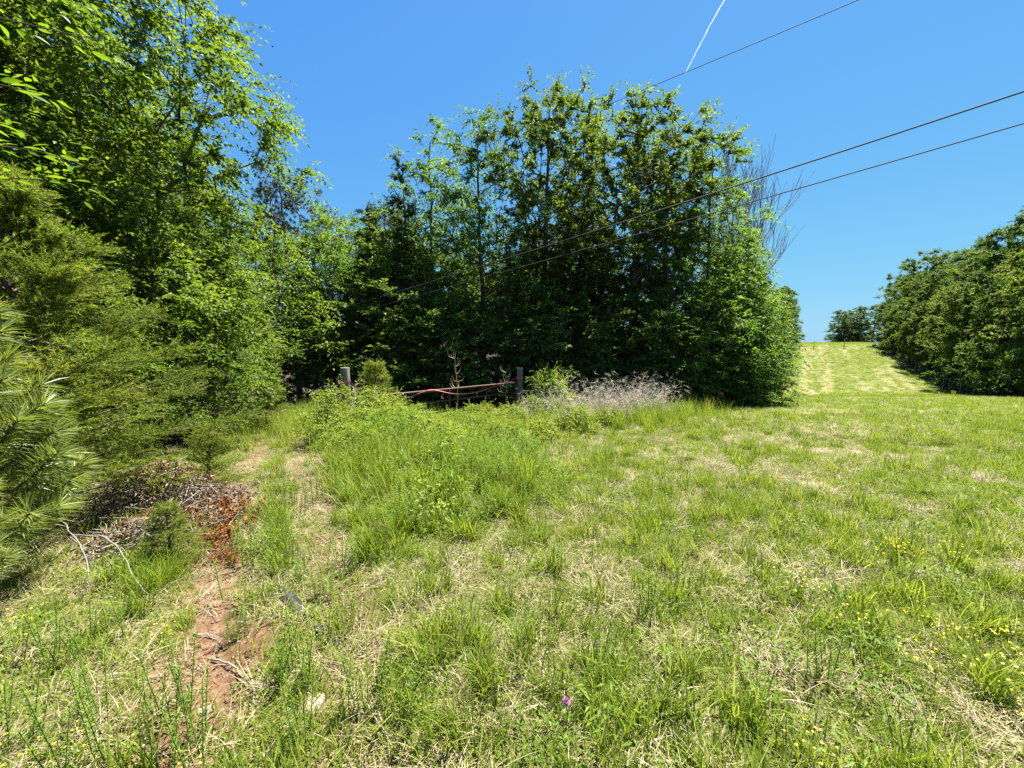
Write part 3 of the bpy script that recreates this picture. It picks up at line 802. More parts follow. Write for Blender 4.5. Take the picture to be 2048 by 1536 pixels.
# ------------------------------------------------------------------ branch with large leaves reaching in at the upper left
def big_leaf(seed):
    rng = np.random.default_rng(seed)
    xs = np.array([0, .12, .3, .5, .72, .9, 1.0]); ws = np.array([.02, .22, .36, .38, .27, .11, 0])
    L = .085
    V = []
    for x_, w_ in zip(xs, ws):
        z_ = -.14 * x_ * x_ * L
        V += [(x_ * L, w_ * L * .45, z_ + .12 * w_ * L), (x_ * L, 0, z_), (x_ * L, -w_ * L * .45, z_ + .12 * w_ * L)]
    F = []
    for i in range(len(xs) - 1):
        a = i * 3
        F += [(a, a + 1, a + 4, a + 3), (a + 1, a + 2, a + 5, a + 4)]
    return mesh_np('large_leaf', np.array(V), np.array(F), M['bigleaf'], tint=np.clip(rng.normal(.5, .2, len(F)) * 0 + rng.uniform(.2, .9), 0, 1), smooth=True)
BL = [big_leaf(i) for i in range(4)]
def overhang(seed, root, stems, label):
    rng = np.random.default_rng(seed)
    o = empty('overhanging_tree', (root[0], root[1], Tz(root[0], root[1]) - .05))
    org = np.array(o.location)
    tr = np.array([(0, 0, 0), (.05, .03, 1.5), (-.03, .1, 3.0), (.05, .15, 4.6)])
    obj('trunk', tube_mesh('overhang_trunk', tr, [.09, .075, .06, .04], M['bark'], 8), o)
    for (h, tip) in stems:
        a = np.array([np.interp(h, tr[:, 2], tr[:, c]) for c in range(3)])
        b_ = np.array(tip) - org
        n = 9
        t = np.linspace(0, 1, n)[:, None]
        pts = a + (b_ - a) * t + np.array([0, 0, .42]) * np.sin(PI * t ** .8) * .6 + np.array([.05, .08, .04]) * np.sin(t * 9 + h * 3) * t
        br = obj('branch', tube_mesh('overhang_branch', pts, np.linspace(.010, .002, n), M['bark'], 6), o)
        for k in range(64):
            f_ = .25 + .75 * k / 63
            p = np.array([np.interp(f_, t[:, 0], pts[:, c]) for c in range(3)])
            ax = unit(b_ - a)
            sd_ = unit(np.cross(ax, [0, 0, 1])) * (1 if k % 2 else -1)
            tw = unit(ax * .5 + sd_ * .8 + rng.normal(size=3) * .25)
            q = p + tw * rng.uniform(.02, .22)
            d = unit(tw + ax * .4 + [0, 0, -.25] + rng.normal(size=3) * .2)
            lf = obj('leaf', BL[int(rng.integers(4))], br)
            xq = Vector(d).to_track_quat('X', 'Z')
            lf.rotation_euler = xq.to_euler(); lf.location = q
            lf.rotation_euler.rotate_axis('X', rng.normal() * .5)
            sc = rng.uniform(.65, 1.3); lf.scale = (sc, sc, sc)
    return tag(o, label, 'tree')
overhang(61, (-4.6, 2.2), [(2.2, (-3.02, 2.75, 2.72)), (2.5, (-3.1, 2.9, 2.95)), (3.0, (-2.95, 2.7, 3.25)), (3.4, (-2.75, 2.75, 3.62)), (3.8, (-3.1, 2.6, 4.0)), (2.8, (-3.35, 2.7, 3.1))],
         'leaning tree reaching large bright yellow green leaves in over the cedar')

# ------------------------------------------------------------------ gate, posts and tape
def cyl_post(name, x, y, h, r, label, mat='post', cat='post', group=None, lean=(0, 0), k=14, taper=.94, top_round=True):
    z = np.array([-.3, 0, h * .3, h * .65, h - .015, h, h])
    rr = np.array([r, r, r * .99, r * .97, r * taper, r * taper * .93, .001])
    pts = np.column_stack([lean[0] * z, lean[1] * z, z])
    an = np.arange(k) * 2 * PI / k
    rng = np.random.default_rng(int(abs(x * 100) + abs(y * 10)))
    wob = 1 + rng.normal(size=k) * .025
    V = (pts[:, None] + np.stack([np.cos(an), np.sin(an), an * 0], 1)[None] * (rr[:, None] * wob[None])[:, :, None]).reshape(-1, 3)
    j = np.arange(k); jn = (j + 1) % k
    b_ = np.arange(len(z) - 1)[:, None] * k
    F = np.stack([b_ + j, b_ + jn, b_ + k + jn, b_ + k + j], 2).reshape(-1, 4)
    return obj(name, mesh_np(name, V, F, M[mat], smooth=False), None, (x, y, Tz(x, y)))
LP_, RP_ = np.array([-3.70, 8.5]), np.array([.26, 12.5])
p = cyl_post('gate_post', LP_[0], LP_[1], 1.09 - Tz(*LP_), .105, ''); tag(p, 'thick weathered grey wooden gate post with bramble at its foot', 'post', 'posts of the red gate')
p = cyl_post('gate_post', RP_[0], RP_[1], .82 - Tz(*RP_), .105, ''); tag(p, 'weathered wooden gate post next to the lime green bush', 'post', 'posts of the red gate')

gdir = unit(np.append(RP_ - LP_, 0)); g0 = np.append(LP_, 0) + gdir * .22; glen = np.linalg.norm(RP_ - LP_) - .44
gz_top = .365
gate = empty('gate', (g0[0], g0[1], -.62), math.atan2(gdir[1], gdir[0]))
def gl(z): return z + .62
def rail(x0, z0, x1, z1, r, name):
    n = 9
    pts = np.column_stack([np.linspace(x0, x1, n), np.zeros(n), np.linspace(gl(z0), gl(z1), n) ])
    return obj(name, tube_mesh('gate_' + name, pts, r, M['gate'], 10), gate)
for z in (gz_top, .06, -.24, -.5):
    rail(0.0, z + .02, glen, z - .02, .029 if z == gz_top else .022, 'rail')
for f_ in (0, .27, .5, .76, 1.0):
    x = f_ * glen
    rail(x, gz_top + (.01 if 0 < f_ < 1 else .02), x, -.55, .027 if f_ in (0, 1.0, .5) else .02, 'upright')
for z in (.25, -.35):
    obj('hinge', tube_mesh('gate_hinge', [(-.13, 0, gl(z)), (-.02, 0, gl(z))], .018, M['fencewire'], 8), gate)
tag(gate, 'rusty dark red tubular steel farm gate between two wooden posts', 'gate')

def lift(px): return np.array(px)
def gp(f_, z, off=-.035):
    q = g0 + gdir * (f_ * glen); nrm = np.array([gdir[1], -gdir[0], 0])
    return np.array([q[0], q[1], 0]) + nrm * (-off) + np.array([0, 0, z])
def ribbon(pts, w, mat, name):
    pts = np.array(pts, float); n = len(pts)
    tt_ = np.linspace(0, 1, n); fine = np.linspace(0, 1, n * 6)
    P = np.column_stack([np.interp(fine, tt_, pts[:, c]) for c in range(3)])
    ker = np.ones(5) / 5
    P = np.column_stack([np.convolve(np.pad(P[:, c], 2, mode='edge'), ker, 'valid') for c in range(3)])
    tw = np.linspace(0, 9, len(P))
    up_ = np.column_stack([np.sin(tw) * .4 * gdir[1], -np.sin(tw) * .4 * gdir[0], np.abs(np.cos(tw)) * .7 + .3])
    up_ = unit(up_) * w / 2
    nrm = np.array([gdir[1], -gdir[0], 0]) * .0012
    m = len(P)
    V = np.concatenate([P - up_ + nrm, P + up_ + nrm, P - up_ - nrm, P + up_ - nrm])
    i = np.arange(m - 1)
    F = np.concatenate([np.stack([i, i + 1, i + 1 + m, i + m], 1), np.stack([i + 2 * m, i + 3 * m, i + 1 + 3 * m, i + 1 + 2 * m], 1)])
    return mesh_np(name, V, F, M[mat])
tape = empty('flagging_tape', (LP_[0], LP_[1], .75))
org = np.array(tape.location)
ring = [np.append(LP_ + .112 * np.array([math.cos(a), math.sin(a)]), .775) - org for a in np.linspace(0, 2 * PI, 12)]
obj('loop', ribbon(ring, .035, 'tape', 'tape_loop'), tape)
seq = [np.append(LP_ + [.1, .02], .77), gp(.02, .56), gp(.10, .42), gp(.17, .37), gp(.22, .27), gp(.27, .275), gp(.32, .36), gp(.38, .42), gp(.44, .34), gp(.50, .25), gp(.58, .19), gp(.66, .18), gp(.74, .235), gp(.84, .31), gp(.93, .39), np.append(RP_ - [.08, .06], .49)]
obj('strand', ribbon([q - org for q in seq], .020, 'tape', 'tape_strand'), tape)
ring = [np.append(RP_ + .112 * np.array([math.cos(a), math.sin(a)]), .50) - org for a in np.linspace(0, 2 * PI, 12)]
obj('loop', ribbon(ring, .035, 'tape', 'tape_loop'), tape)
tag(tape, 'pink flagging tape strung in loose swags along the red gate', 'tape')

# ------------------------------------------------------------------ bushes round the gate
def bush_proto(seed, mat, H, Rr, n, L, W, per=12, twigs=7):
    return tree_proto('bush', seed, mat, 'bark', H=H, z0=.08, Rr=Rr, env=env_dome, n_clust=n, twigs=twigs, per=per, L=L, W=W, trunk_r=.022, lumps=.5, twig_len=(.12, .38), flat=.7, minr=.003, surf=.5, k=4, top=.7)
HLAB = ['honeysuckle mound in front of the thick gate post', 'tallest honeysuckle tangle, spilling over the hinge end of the gate', 'honeysuckle tangle just past the hinge end of the gate', 'honeysuckle clump below the first upright of the gate', 'low honeysuckle clump before the middle upright of the gate', 'honeysuckle clump before the latch half of the gate', 'honeysuckle clump between the latch post and the dead seed grass', 'small honeysuckle sprout on the bank below the thick gate post', 'small honeysuckle sprout in the tall grass before the gate', 'smallest honeysuckle sprig in the grass before the middle upright', 'leafy bramble on the crown of the weedy bank', 'leafy bramble in tall grass below the middle of the gate', 'leafy bramble below the latch half of the gate', 'leafy bramble in front of the dead seed grass', 'leafy bramble at the driveway edge of the weedy bank', 'leafy bramble at the open field end of the weedy bank']
HB = [bush_proto(71, 'honey', 1.05, .85, 120, .05, .03), bush_proto(72, 'honey', .8, .8, 100, .05, .03)]
LB = bush_proto(73, 'lime', 1.35, .85, 130, .06, .03)
for i, (x, y, sc, k) in enumerate([(-3.35, 7.75, 1.0, 0), (-2.75, 8.2, .85, 0), (-2.0, 8.15, .6, 1), (-1.35, 8.9, .6, 1), (-.75, 9.3, .6, 0), (.0, 10.1, .72, 1), (.75, 10.6, .7, 0), (-3.0, 7.0, .7, 1), (-2.2, 7.1, .7, 1), (-.6, 8.3, .6, 1), (-1.3, 6.6, .62, 1), (-.2, 7.0, .55, 0), (.6, 8.0, .55, 1), (1.5, 8.9, .6, 0), (-2.4, 5.9, .5, 1), (2.4, 9.6, .6, 1)]):
    add_plant('honeysuckle_bush', HB[k], x, y, 'yellow green ' + HLAB[i], 'bush', 'honeysuckle tangles along the gate', s=sc, rz=i * 1.3, parts=('stems', 'leaves'))
add_plant('lime_bush', LB, 1.3, 11.7, 'bright lime green bush beside the weathered gate post', 'bush', s=.95, sz=1.1, parts=('stems', 'leaves'))
# tall dead stalk behind the gate
def stalk(seed, H):
    rng = np.random.default_rng(seed)
    a0, a1, q0, q1 = [], [], [], []
    pts = np.column_stack([np.cumsum(rng.normal(size=10) * .02), np.cumsum(rng.normal(size=10) * .02), np.linspace(0, H, 10)])
    for i in range(9):
        a0.append(pts[i]); a1.append(pts[i + 1]); q0.append(.013 * (1 - i / 11)); q1.append(.013 * (1 - (i + 1) / 11))
        if i > 3:
            for _ in range(4):
                e_ = pts[i] + np.array([rng.normal() * .13, rng.normal() * .13, rng.uniform(.12, .35)])
                m_ = (pts[i] + e_) / 2 + [(e_[0] - pts[i][0]) * .3, (e_[1] - pts[i][1]) * .3, -.02]
                a0 += [pts[i], m_]; a1 += [m_, e_]; q0 += [.006, .005]; q1 += [.005, .003]
    V, F = tubes(np.array(a0), np.array(a1), np.array(q0), np.array(q1), 4)
    return mesh_np('dead_stalk', V, F, M['drystem'])
for (x, y, h, lb) in [(-1.65, 11.2, 2.0, 'tall pale dead branching stalk standing behind the red gate'), (-.15, 12.4, 1.5, 'short pale dead seed stalk near the end of the gate')]:
    tag(obj('dead_stalk', stalk(int(h * 10), h), None, (x, y, Tz(x, y) - .02)), lb, 'dead plant', 'dead stalks behind the gate')
p = cyl_post('marker_post', 3.75, 14.6, .85, .06, ''); tag(p, 'short dark post half hidden in the shade at the woodland edge', 'post')

# ------------------------------------------------------------------ overhead cables, contrail
def cable(pts, r, label):
    pts = np.array(pts, float)
    t = (pts[:, 0] - pts[0, 0]) / (pts[-1, 0] - pts[0, 0])
    tt_ = np.linspace(0, 1, 60)
    cy = np.polyfit(t, pts[:, 1], 1); cz = np.polyfit(t, pts[:, 2], 2)
    P = np.column_stack([pts[0, 0] + tt_ * (pts[-1, 0] - pts[0, 0]), np.polyval(cy, tt_), np.polyval(cz, tt_)])
    o = obj('overhead_cable', tube_mesh('overhead_cable', P, r, M['wire'], 6))
    return tag(o, label, 'cable', 'overhead cables')
cable([(26, 3.1, 10.9), (11.12, 9, 7.11), (6.61, 10.8, 6.0), (2.22, 12.7, 4.92), (-4.42, 15.4, 3.65), (-9.26, 17, 2.61), (-15, 19.3, 1.5)], .019, 'thicker upper overhead cable crossing in front of the woodland')
cable([(26, 3.1, 9.7), (11.23, 9, 6.38), (6.52, 11, 5.41), (-.42, 13.8, 4.07), (-6.73, 16.2, 2.77), (-9.5, 17, 2.28), (-15, 19.3, 1.2)], .014, 'thinner lower overhead cable running below the thicker cable')
cable([(30, -1.0, 12.9), (11.44, 16, 14.48), (6.14, 22.3, 15.0), (4.44, 25, 15.22), (-8, 38, 16.6)], .016, 'high overhead cable passing behind the oak tops')

def contrail():
    m, nt, out = new_mat('contrail_ice')
    n = noise_node(nt, .012, 3, .5)
    rm = ramp(nt, [(0, 0, 0), (.85, .85, .85)], [.36, .55]); nt.links.new(n.outputs['Fac'], rm.inputs[0])
    df = nt.nodes.new('ShaderNodeBsdfDiffuse'); df.inputs['Color'].default_value = (.9, .9, .9, 1)
    tl = nt.nodes.new('ShaderNodeBsdfTranslucent'); tl.inputs['Color'].default_value = (.9, .9, .9, 1)
    m1 = nt.nodes.new('ShaderNodeMixShader'); m1.inputs[0].default_value = .5
    nt.links.new(df.outputs[0], m1.inputs[1]); nt.links.new(tl.outputs[0], m1.inputs[2])
    tr = nt.nodes.new('ShaderNodeBsdfTransparent')
    mx = nt.nodes.new('ShaderNodeMixShader'); mx.inputs[0].default_value = .28
    nt.links.new(tr.outputs[0], mx.inputs[1]); nt.links.new(m1.outputs[0], mx.inputs[2])
    nt.links.new(mx.outputs[0], out.inputs['Surface'])
    a = np.array((4039.59, 7600.0, 6564.76)); b_ = np.array((3321.3, 8550.0, 5000.43))
    rng = np.random.default_rng(3)
    def piece(pa, pb, n, r0, r1, name, par=None):
        t = np.linspace(0, 1, n)[:, None]
        P = pa + (pb - pa) * t + np.cumsum(rng.normal(size=(n, 3)) * 3, 0)
        rr = np.interp(t[:, 0], [0, 1], [r0, r1]) * (1 + rng.normal(size=n) * .18); rr[0] *= .3; rr[-1] *= .2
        return tube_mesh(name, P - org0, rr, m, 6)
    org0 = a.copy()
    o = empty('contrail', tuple(a))
    obj('streak', piece(a, a + (b_ - a) * .78, 40, 12, 7, 'contrail_streak'), o)
    obj('streak', piece(a + (b_ - a) * .87, b_, 12, 7, 4, 'contrail_tail'), o)
    return tag(o, 'thin white broken contrail high in the blue sky', 'contrail')
contrail()

# ------------------------------------------------------------------ wire fence across the mown strip, stakes, flags
fence = empty('wire_fence', (*on_strip(-1, 13.3), Tz(*on_strip(-1, 13.3))))
fo = np.array(fence.location)
FP = [on_strip(s_, 14.0 + .1 * math.sin(s_)) for s_ in np.arange(-1, 58, 2.9)]
FP = [(48.2, 35.6), (46.9, 36.6), (45.8, 37.9), (45.0, 39.3)] + FP
tops = []
pm = tube_mesh('fence_post', [(0, 0, -.3), (0, 0, .6), (0, 0, 1.33), (0, 0, 1.35)], [.055, .052, .05, .04], M['post'], 8, smooth=False)
for (x, y) in FP:
    z = Tz(x, y)
    obj('post', pm, fence, (x - fo[0], y - fo[1], z - fo[2])); tops.append((x, y, z))
for a, b_ in ((2, 3), (4, 5)):
    A_, B_ = np.array(tops[a]) - fo + [0, 0, 1.1], np.array(tops[b_]) - fo + [0, 0, 1.05]
    obj('brace_rail', tube_mesh('fence_brace', [A_, (A_ + B_) / 2, B_], .05, M['post'], 8), fence)
for h in (.2, .5, .8, 1.1, 1.28):
    obj('wire', tube_mesh('fence_strand', [np.array(t_) - fo + [0, -.07, h] for t_ in tops], .006, M['fencewire'], 4), fence)
tag(fence, 'wooden post and wire fence below the dark tree row', 'fence')
for (x, y, h, lb) in [(58.6, 75, 1.9, 'thin dark stake on the crest of the field, standing alone'), (64.9, 75.5, 2.0, 'thin dark stake on the crest nearer the far tree clump')]:
    st_ = obj('field_stake', tube_mesh('field_stake', [(0, 0, -.2), (0, 0, h * .5), (0, 0, h)], [.05, .045, .04], M['post'], 6), None, (x, y, Tz(x, y)))
    tag(st_, lb, 'stake', 'stakes on the crest')
def flag(x, y, h, w, mat, label, group):
    e = empty('marker_flag', (x, y, Tz(x, y)))
    obj('wire_stem', tube_mesh('flag_stem', [(0, 0, -.05), (0, 0, h * .5), (0.01, 0, h)], .004, M['fencewire'], 5), e)
    n = 6
    t = np.linspace(0, 1, n)
    V = []
    for off in (0, .002):
        for k in (0, 1):
            V += [(.01 + a * w, .03 * math.sin(a * 5) + off, h - k * w * .8 - .05 * a) for a in t]
    i = np.arange(n - 1)
    F = np.concatenate([np.stack([i, i + 1, i + 1 + n, i + n], 1), np.stack([i + 2 * n, i + 3 * n, i + 1 + 3 * n, i + 1 + 2 * n], 1)])
    obj('cloth', mesh_np('flag_cloth', np.array(V), F, M[mat]), e)
    return tag(e, label, 'flag', group)
flag(7.9, 14.6, .62, .17, 'flag', 'pink orange marker flag close under the corner shrubs', 'marker flags')
flag(6.6, 12.9, .42, .13, 'flag', 'lower pink marker flag half sunk in the grass by the corner shrubs', 'marker flags')
flag(33.6, 29.2, .55, .36, 'yflag', 'yellow marker flag in the grass before the wire fence', 'marker flags')

# ------------------------------------------------------------------ things lying in the foreground
def corrugated(pts, r, ridge):
    pts = np.array(pts, float)
    d = np.concatenate([[0], np.cumsum(np.linalg.norm(np.diff(pts, axis=0), axis=1))])
    n = int(d[-1] / .008)
    s_ = np.linspace(0, d[-1], n)
    P = np.column_stack([np.interp(s_, d, pts[:, c]) for c in range(3)])
    return tube_mesh('pipe', P, r + ridge * np.sign(np.sin(s_ * 2 * PI / .035)) * .5, M['pipe'], 16)
def gpts(xy, dz): return [(x, y, Tz(x, y) + dz_) for (x, y), dz_ in zip(xy, dz)]
pp = gpts([(-1.76, 2.74), (-1.55, 2.50), (-1.32, 2.32), (-1.1, 2.16), (-.93, 2.02)], [-.06, -.008, -.06, -.012, -.06])
po = obj('drain_pipe', corrugated(pp, .05, .009)); tag(po, 'black corrugated drain pipe half buried in weeds beside the red dirt', 'pipe')
def stick(pts, r, label, mat='deadwood'):
    r = r * .5
    pa = np.array(pts); tq = np.linspace(0, 1, len(pa)); tf_ = np.linspace(0, 1, 14)
    pts = np.column_stack([np.polyval(np.polyfit(tq, pa[:, c], min(3, len(pa) - 1)), tf_) for c in range(3)]) + np.random.default_rng(len(label)).normal(size=(14, 3)) * .004
    o = obj('stick', tube_mesh('stick', pts, np.linspace(r, r * .45, len(pts)), M[mat], 6))
    return tag(o, label, 'stick', 'sticks on the bare dirt')
stick(gpts([(-1.72, 2.02), (-1.55, 1.96), (-1.42, 1.86), (-1.22, 1.80)], [.02, .03, .03, .02]), .012, 'bent dead stick lying across the red dirt')
stick(gpts([(-1.98, 2.20), (-1.85, 2.19), (-1.73, 2.12)], [.015, .02, .015]), .010, 'short straight stick at the pale edge of the dirt')
stick(gpts([(-1.88, 2.42), (-1.76, 2.50), (-1.62, 2.53)], [.02, .02, .02]), .009, 'thin stick pointing at the buried pipe')
stick(gpts([(-3.3, 2.9), (-2.95, 2.75), (-2.6, 2.5), (-2.3, 2.4)], [.25, .18, .1, .04]), .011, 'long curved dead stem lying out of the brush', 'deadwood')
stick(gpts([(-3.5, 2.85), (-3.05, 2.6), (-2.85, 2.4)], [.4, .22, .05]), .010, 'broken dead stem below the young pine', 'deadwood')
def rock(seed, r):
    import bmesh
    rng = np.random.default_rng(seed)
    bm = bmesh.new(); bmesh.ops.create_icosphere(bm, subdivisions=3, radius=1)
    for v in bm.verts:
        c = np.array(v.co)
        f_ = 1 + .16 * math.sin(c[0] * 3.1 + seed) * math.cos(c[1] * 2.7 + seed * 2) + rng.normal() * .02
        v.co = Vector((c[0] * r * f_ * 1.25, c[1] * r * f_ * .9, max(-.3, min(.75, c[2] * f_)) * r * .6))
    me = bpy.data.meshes.new('rock'); bm.to_mesh(me); bm.free()
    me.materials.append(M['rock'])
    return me
for i, (x, y, r, lb) in enumerate([(-1.52, 1.72, .055, 'tan stone on the red dirt by the bent stick'), (-.98, 1.70, .07, 'larger tan stone beyond the upright weeds'), (-.42, 1.52, .06, 'pale flat stone half buried in the grass'),
                                   (-1.02, 1.36, .05, 'small whitish stone among the gravel'), (-.16, 1.36, .05, 'whitish stone in the straw under the clover flower')]):
    tag(obj('stone', rock(i + 1, r * .7), None, (x, y, Tz(x, y) + .004), (0, 0, i * 1.1)), lb, 'stone', 'loose stones in the foreground')
# clover flower
cf = empty('clover_flower', (.24, 1.56, Tz(.24, 1.56)))
obj('stem', tube_mesh('clover_stem', [(0, 0, 0), (.01, 0, .07), (.005, .01, .13)], .002, M['greenstem'], 5), cf)
rng = np.random.default_rng(9)
d = unit(rng.normal(size=(150, 3)) + [0, 0, .3])
V, F = leaves(np.array([.005, .01, .135]) + d * .004, d, rng.normal(size=(150, 3)), .016, .005)
M['pink'] = leaf_mat('clover_petals', [(.45, .16, .36), (.62, .32, .55)], trans=.3, tr_gain=(1, 1, 1))
obj('flower_head', mesh_np('clover_head', V, F, M['pink'], tint=np.repeat(rng.uniform(0, 1, 150), 2)), cf)
tag(cf, 'single pinkish purple clover flower in the grass', 'flower')

# brush pile and rust fronds
def brush(seed, n_st, n_lf, rx, ry, h):
    rng = np.random.default_rng(seed)
    ph = rng.uniform(0, 2 * PI, n_st); c = np.column_stack([rng.normal(size=n_st) * rx * .5, rng.normal(size=n_st) * ry * .5, rng.uniform(.02, h, n_st)])
    dd = unit(np.column_stack([np.cos(ph), np.sin(ph), rng.normal(size=n_st) * .35])) * rng.uniform(.15, .5, n_st)[:, None]
    c[:, 2] *= np.exp(-(c[:, 0] / rx) ** 2 - (c[:, 1] / ry) ** 2)
    r = rng.uniform(.002, .007, n_st)
    tv, tf = tubes(c - dd * .5, c + dd * .5, r, r * .6, 4)
    m = n_lf
    pc = np.column_stack([rng.normal(size=m) * rx * .5, rng.normal(size=m) * ry * .5, rng.uniform(0, 1, m) ** .7])
    pc[:, 2] *= h * np.exp(-(pc[:, 0] / rx) ** 2 - (pc[:, 1] / ry) ** 2) * 1.2
    V, F = leaves(pc, rng.normal(size=(m, 3)) - [0, 0, .4], rng.normal(size=(m, 3)), rng.uniform(.018, .045, m), rng.uniform(.008, .02, m), fold=.6, droop=.3)
    return mesh_np('brush_twigs', tv, tf, M['deadwood']), mesh_np('brush_leaves', V, F, M['deadleaf'], tint=np.repeat(np.clip(rng.normal(.45, .25, m), 0, 1), 2))
BP = brush(81, 420, 4200, .62, .48, .5)
add_plant('brush_pile', BP, -3.75, 3.95, 'dark pile of cut twigs and dead brown leaves under the cedar', 'brush pile', parts=('twigs', 'leaves'), sink=0, rz=.3)
BP2 = brush(82, 150, 1500, .6, .4, .25)
add_plant('brush_pile', BP2, -3.25, 3.3, 'low spread of dry twigs and leaf litter beside the rust fronds', 'brush pile', parts=('twigs', 'leaves'), sink=0, rz=1.3)
BP3 = brush(83, 160, 700, .45, .5, .55)
add_plant('brush_pile', BP3, -3.45, 7.6, 'grey dead vine tangle at the foot of the thick gate post', 'brush pile', parts=('twigs', 'leaves'), sink=0)
def fronds(seed, n, rx, ry, h):
    rng = np.random.default_rng(seed)
    NP, NA, NT, t0, t1 = [], [], [], [], []
    for i in range(n):
        b_ = np.array([rng.normal() * rx * .5, rng.normal() * ry * .5, 0]); d = unit(np.array([rng.normal() * .5, rng.normal() * .5, 1.]))
        ln = h * rng.uniform(.6, 1.2)
        for k in range(16):
            f_ = .2 + .8 * k / 15
            for s_ in (-1, 1):
                sd_ = unit(np.cross(d, [.3, 1, 0])) * s_
                NP.append(b_ + d * ln * f_); NA.append(sd_ * .8 + d * .5 + rng.normal(size=3) * .3); NT.append(rng.uniform(.1, 1))
        t0.append(b_); t1.append(b_ + d * ln)
    V, F = leaves(np.array(NP), np.array(NA), rng.normal(size=(len(NP), 3)) + [0, 0, .6], .042, .016)
    tv, tf = tubes(np.array(t0), np.array(t1), np.full(n, .002), np.full(n, .001), 3)
    return mesh_np('frond_stems', tv, tf, M['drystem']), mesh_np('frond_leaves', V, F, M['orange'], tint=np.repeat(NT, 2))
FR = fronds(91, 75, .42, .3, .22)
for i, (x, y, sc) in enumerate([(-3.02, 4.0, 1.0), (-2.85, 3.5, .85), (-2.5, 3.1, .5), (-3.3, 3.65, .8)]):
    add_plant('rust_fern', FR, x, y, ['bright rust orange dead fronds beside the brush pile', 'rust orange fronds between the brush and the path', 'tiny tuft of rust fronds at the head of the red dirt', 'thin rust fronds next to the driveway rut'][i],
              'fern', 'rust orange dead fronds', s=sc, rz=i * 1.7, parts=('stems', 'leaves'), sink=0)

# upright feathery weeds, each a plant of its own
def upright(seed, H, n_stem, spread, ll=.026, lw=.0055):
    rng = np.random.default_rng(seed)
    NP, NA, NT, t0, t1 = [], [], [], [], []
    for i in range(n_stem):
        b_ = np.array([rng.normal() * spread * .5, rng.normal() * spread * .5, 0]); d = unit(np.array([rng.normal() * .13, rng.normal() * .13, 1.])); ln = H * rng.uniform(.6, 1.1)
        k = int(ln * 190)
        f_ = np.linspace(.08, 1, k)
        NP.append(b_ + d * (ln * f_)[:, None])
        ph = np.arange(k) * 2.399
        NA.append(np.column_stack([np.cos(ph), np.sin(ph), np.full(k, .9)]) + rng.normal(size=(k, 3)) * .2)
        NT.append(np.clip(rng.normal(.4, .2, k) + .25 * f_, 0, 1))
        t0.append(b_); t1.append(b_ + d * ln)
    NP = np.concatenate(NP); NA = np.concatenate(NA)
    V, F = leaves(NP, NA, rng.normal(size=(len(NP), 3)) * .3 + [0, 0, 1.], ll * rng.uniform(.7, 1.2, len(NP)), lw)
    tv, tf = tubes(np.array(t0), np.array(t1), np.full(n_stem, .0028), np.full(n_stem, .0012), 4)
    return mesh_np('weed_stems', tv, tf, M['greenstem']), mesh_np('weed_leaves', V, F, M['weed'], tint=np.repeat(np.concatenate(NT), 2))
UW = [upright(101, .34, 11, .12), upright(102, .42, 5, .08), upright(103, .30, 18, .2)]
WEEDS = [(-1.13, 1.88, 1.05, 0), (-2.05, 2.95, 1.15, 2), (-1.72, 2.2, .6, 0), (-1.48, 1.52, 1.1, 1), (-1.36, 1.42, 1.0, 1), (-1.62, 1.62, .9, 1), (-.92, 1.5, .8, 1), (-.72, 1.72, 1.0, 0), (-.45, 1.6, .8, 1),
         (-1.0, 1.2, .8, 0), (-1.9, 1.55, .95, 1), (-1.75, 1.35, 1.0, 1), (-1.35, 2.55, .6, 0), (-1.08, 2.3, .55, 0), (-1.62, 2.72, .6, 0), (-2.3, 3.5, 1.1, 2), (-2.45, 4.2, 1.3, 2), (-.62, 1.25, .6, 1), (-1.3, 2.9, .9, 2), (.5, 2.0, .8, 1), (.85, 2.3, .9, 1), (-.3, 2.2, .7, 0),
         (1.6, 1.8, .8, 1), (1.25, 2.6, .8, 0), (-2.4, 1.9, .9, 2), (-2.1, 1.5, .8, 1)]
for i, (x, y, sc, k) in enumerate(WEEDS):
    lb = ['bushy clump of feathery upright weed stems by the dirt track', 'slender upright leafy weed in the sparse foreground grass', 'wide clump of fine upright weeds along the driveway edge'][k]
    add_plant('upright_weed', UW[k], x, y, lb, 'weed', ['bushy upright weeds', 'slender upright weeds', 'wide upright weed clumps'][k], s=sc, rz=i * 1.1, parts=('stems', 'leaves'), sink=.01)

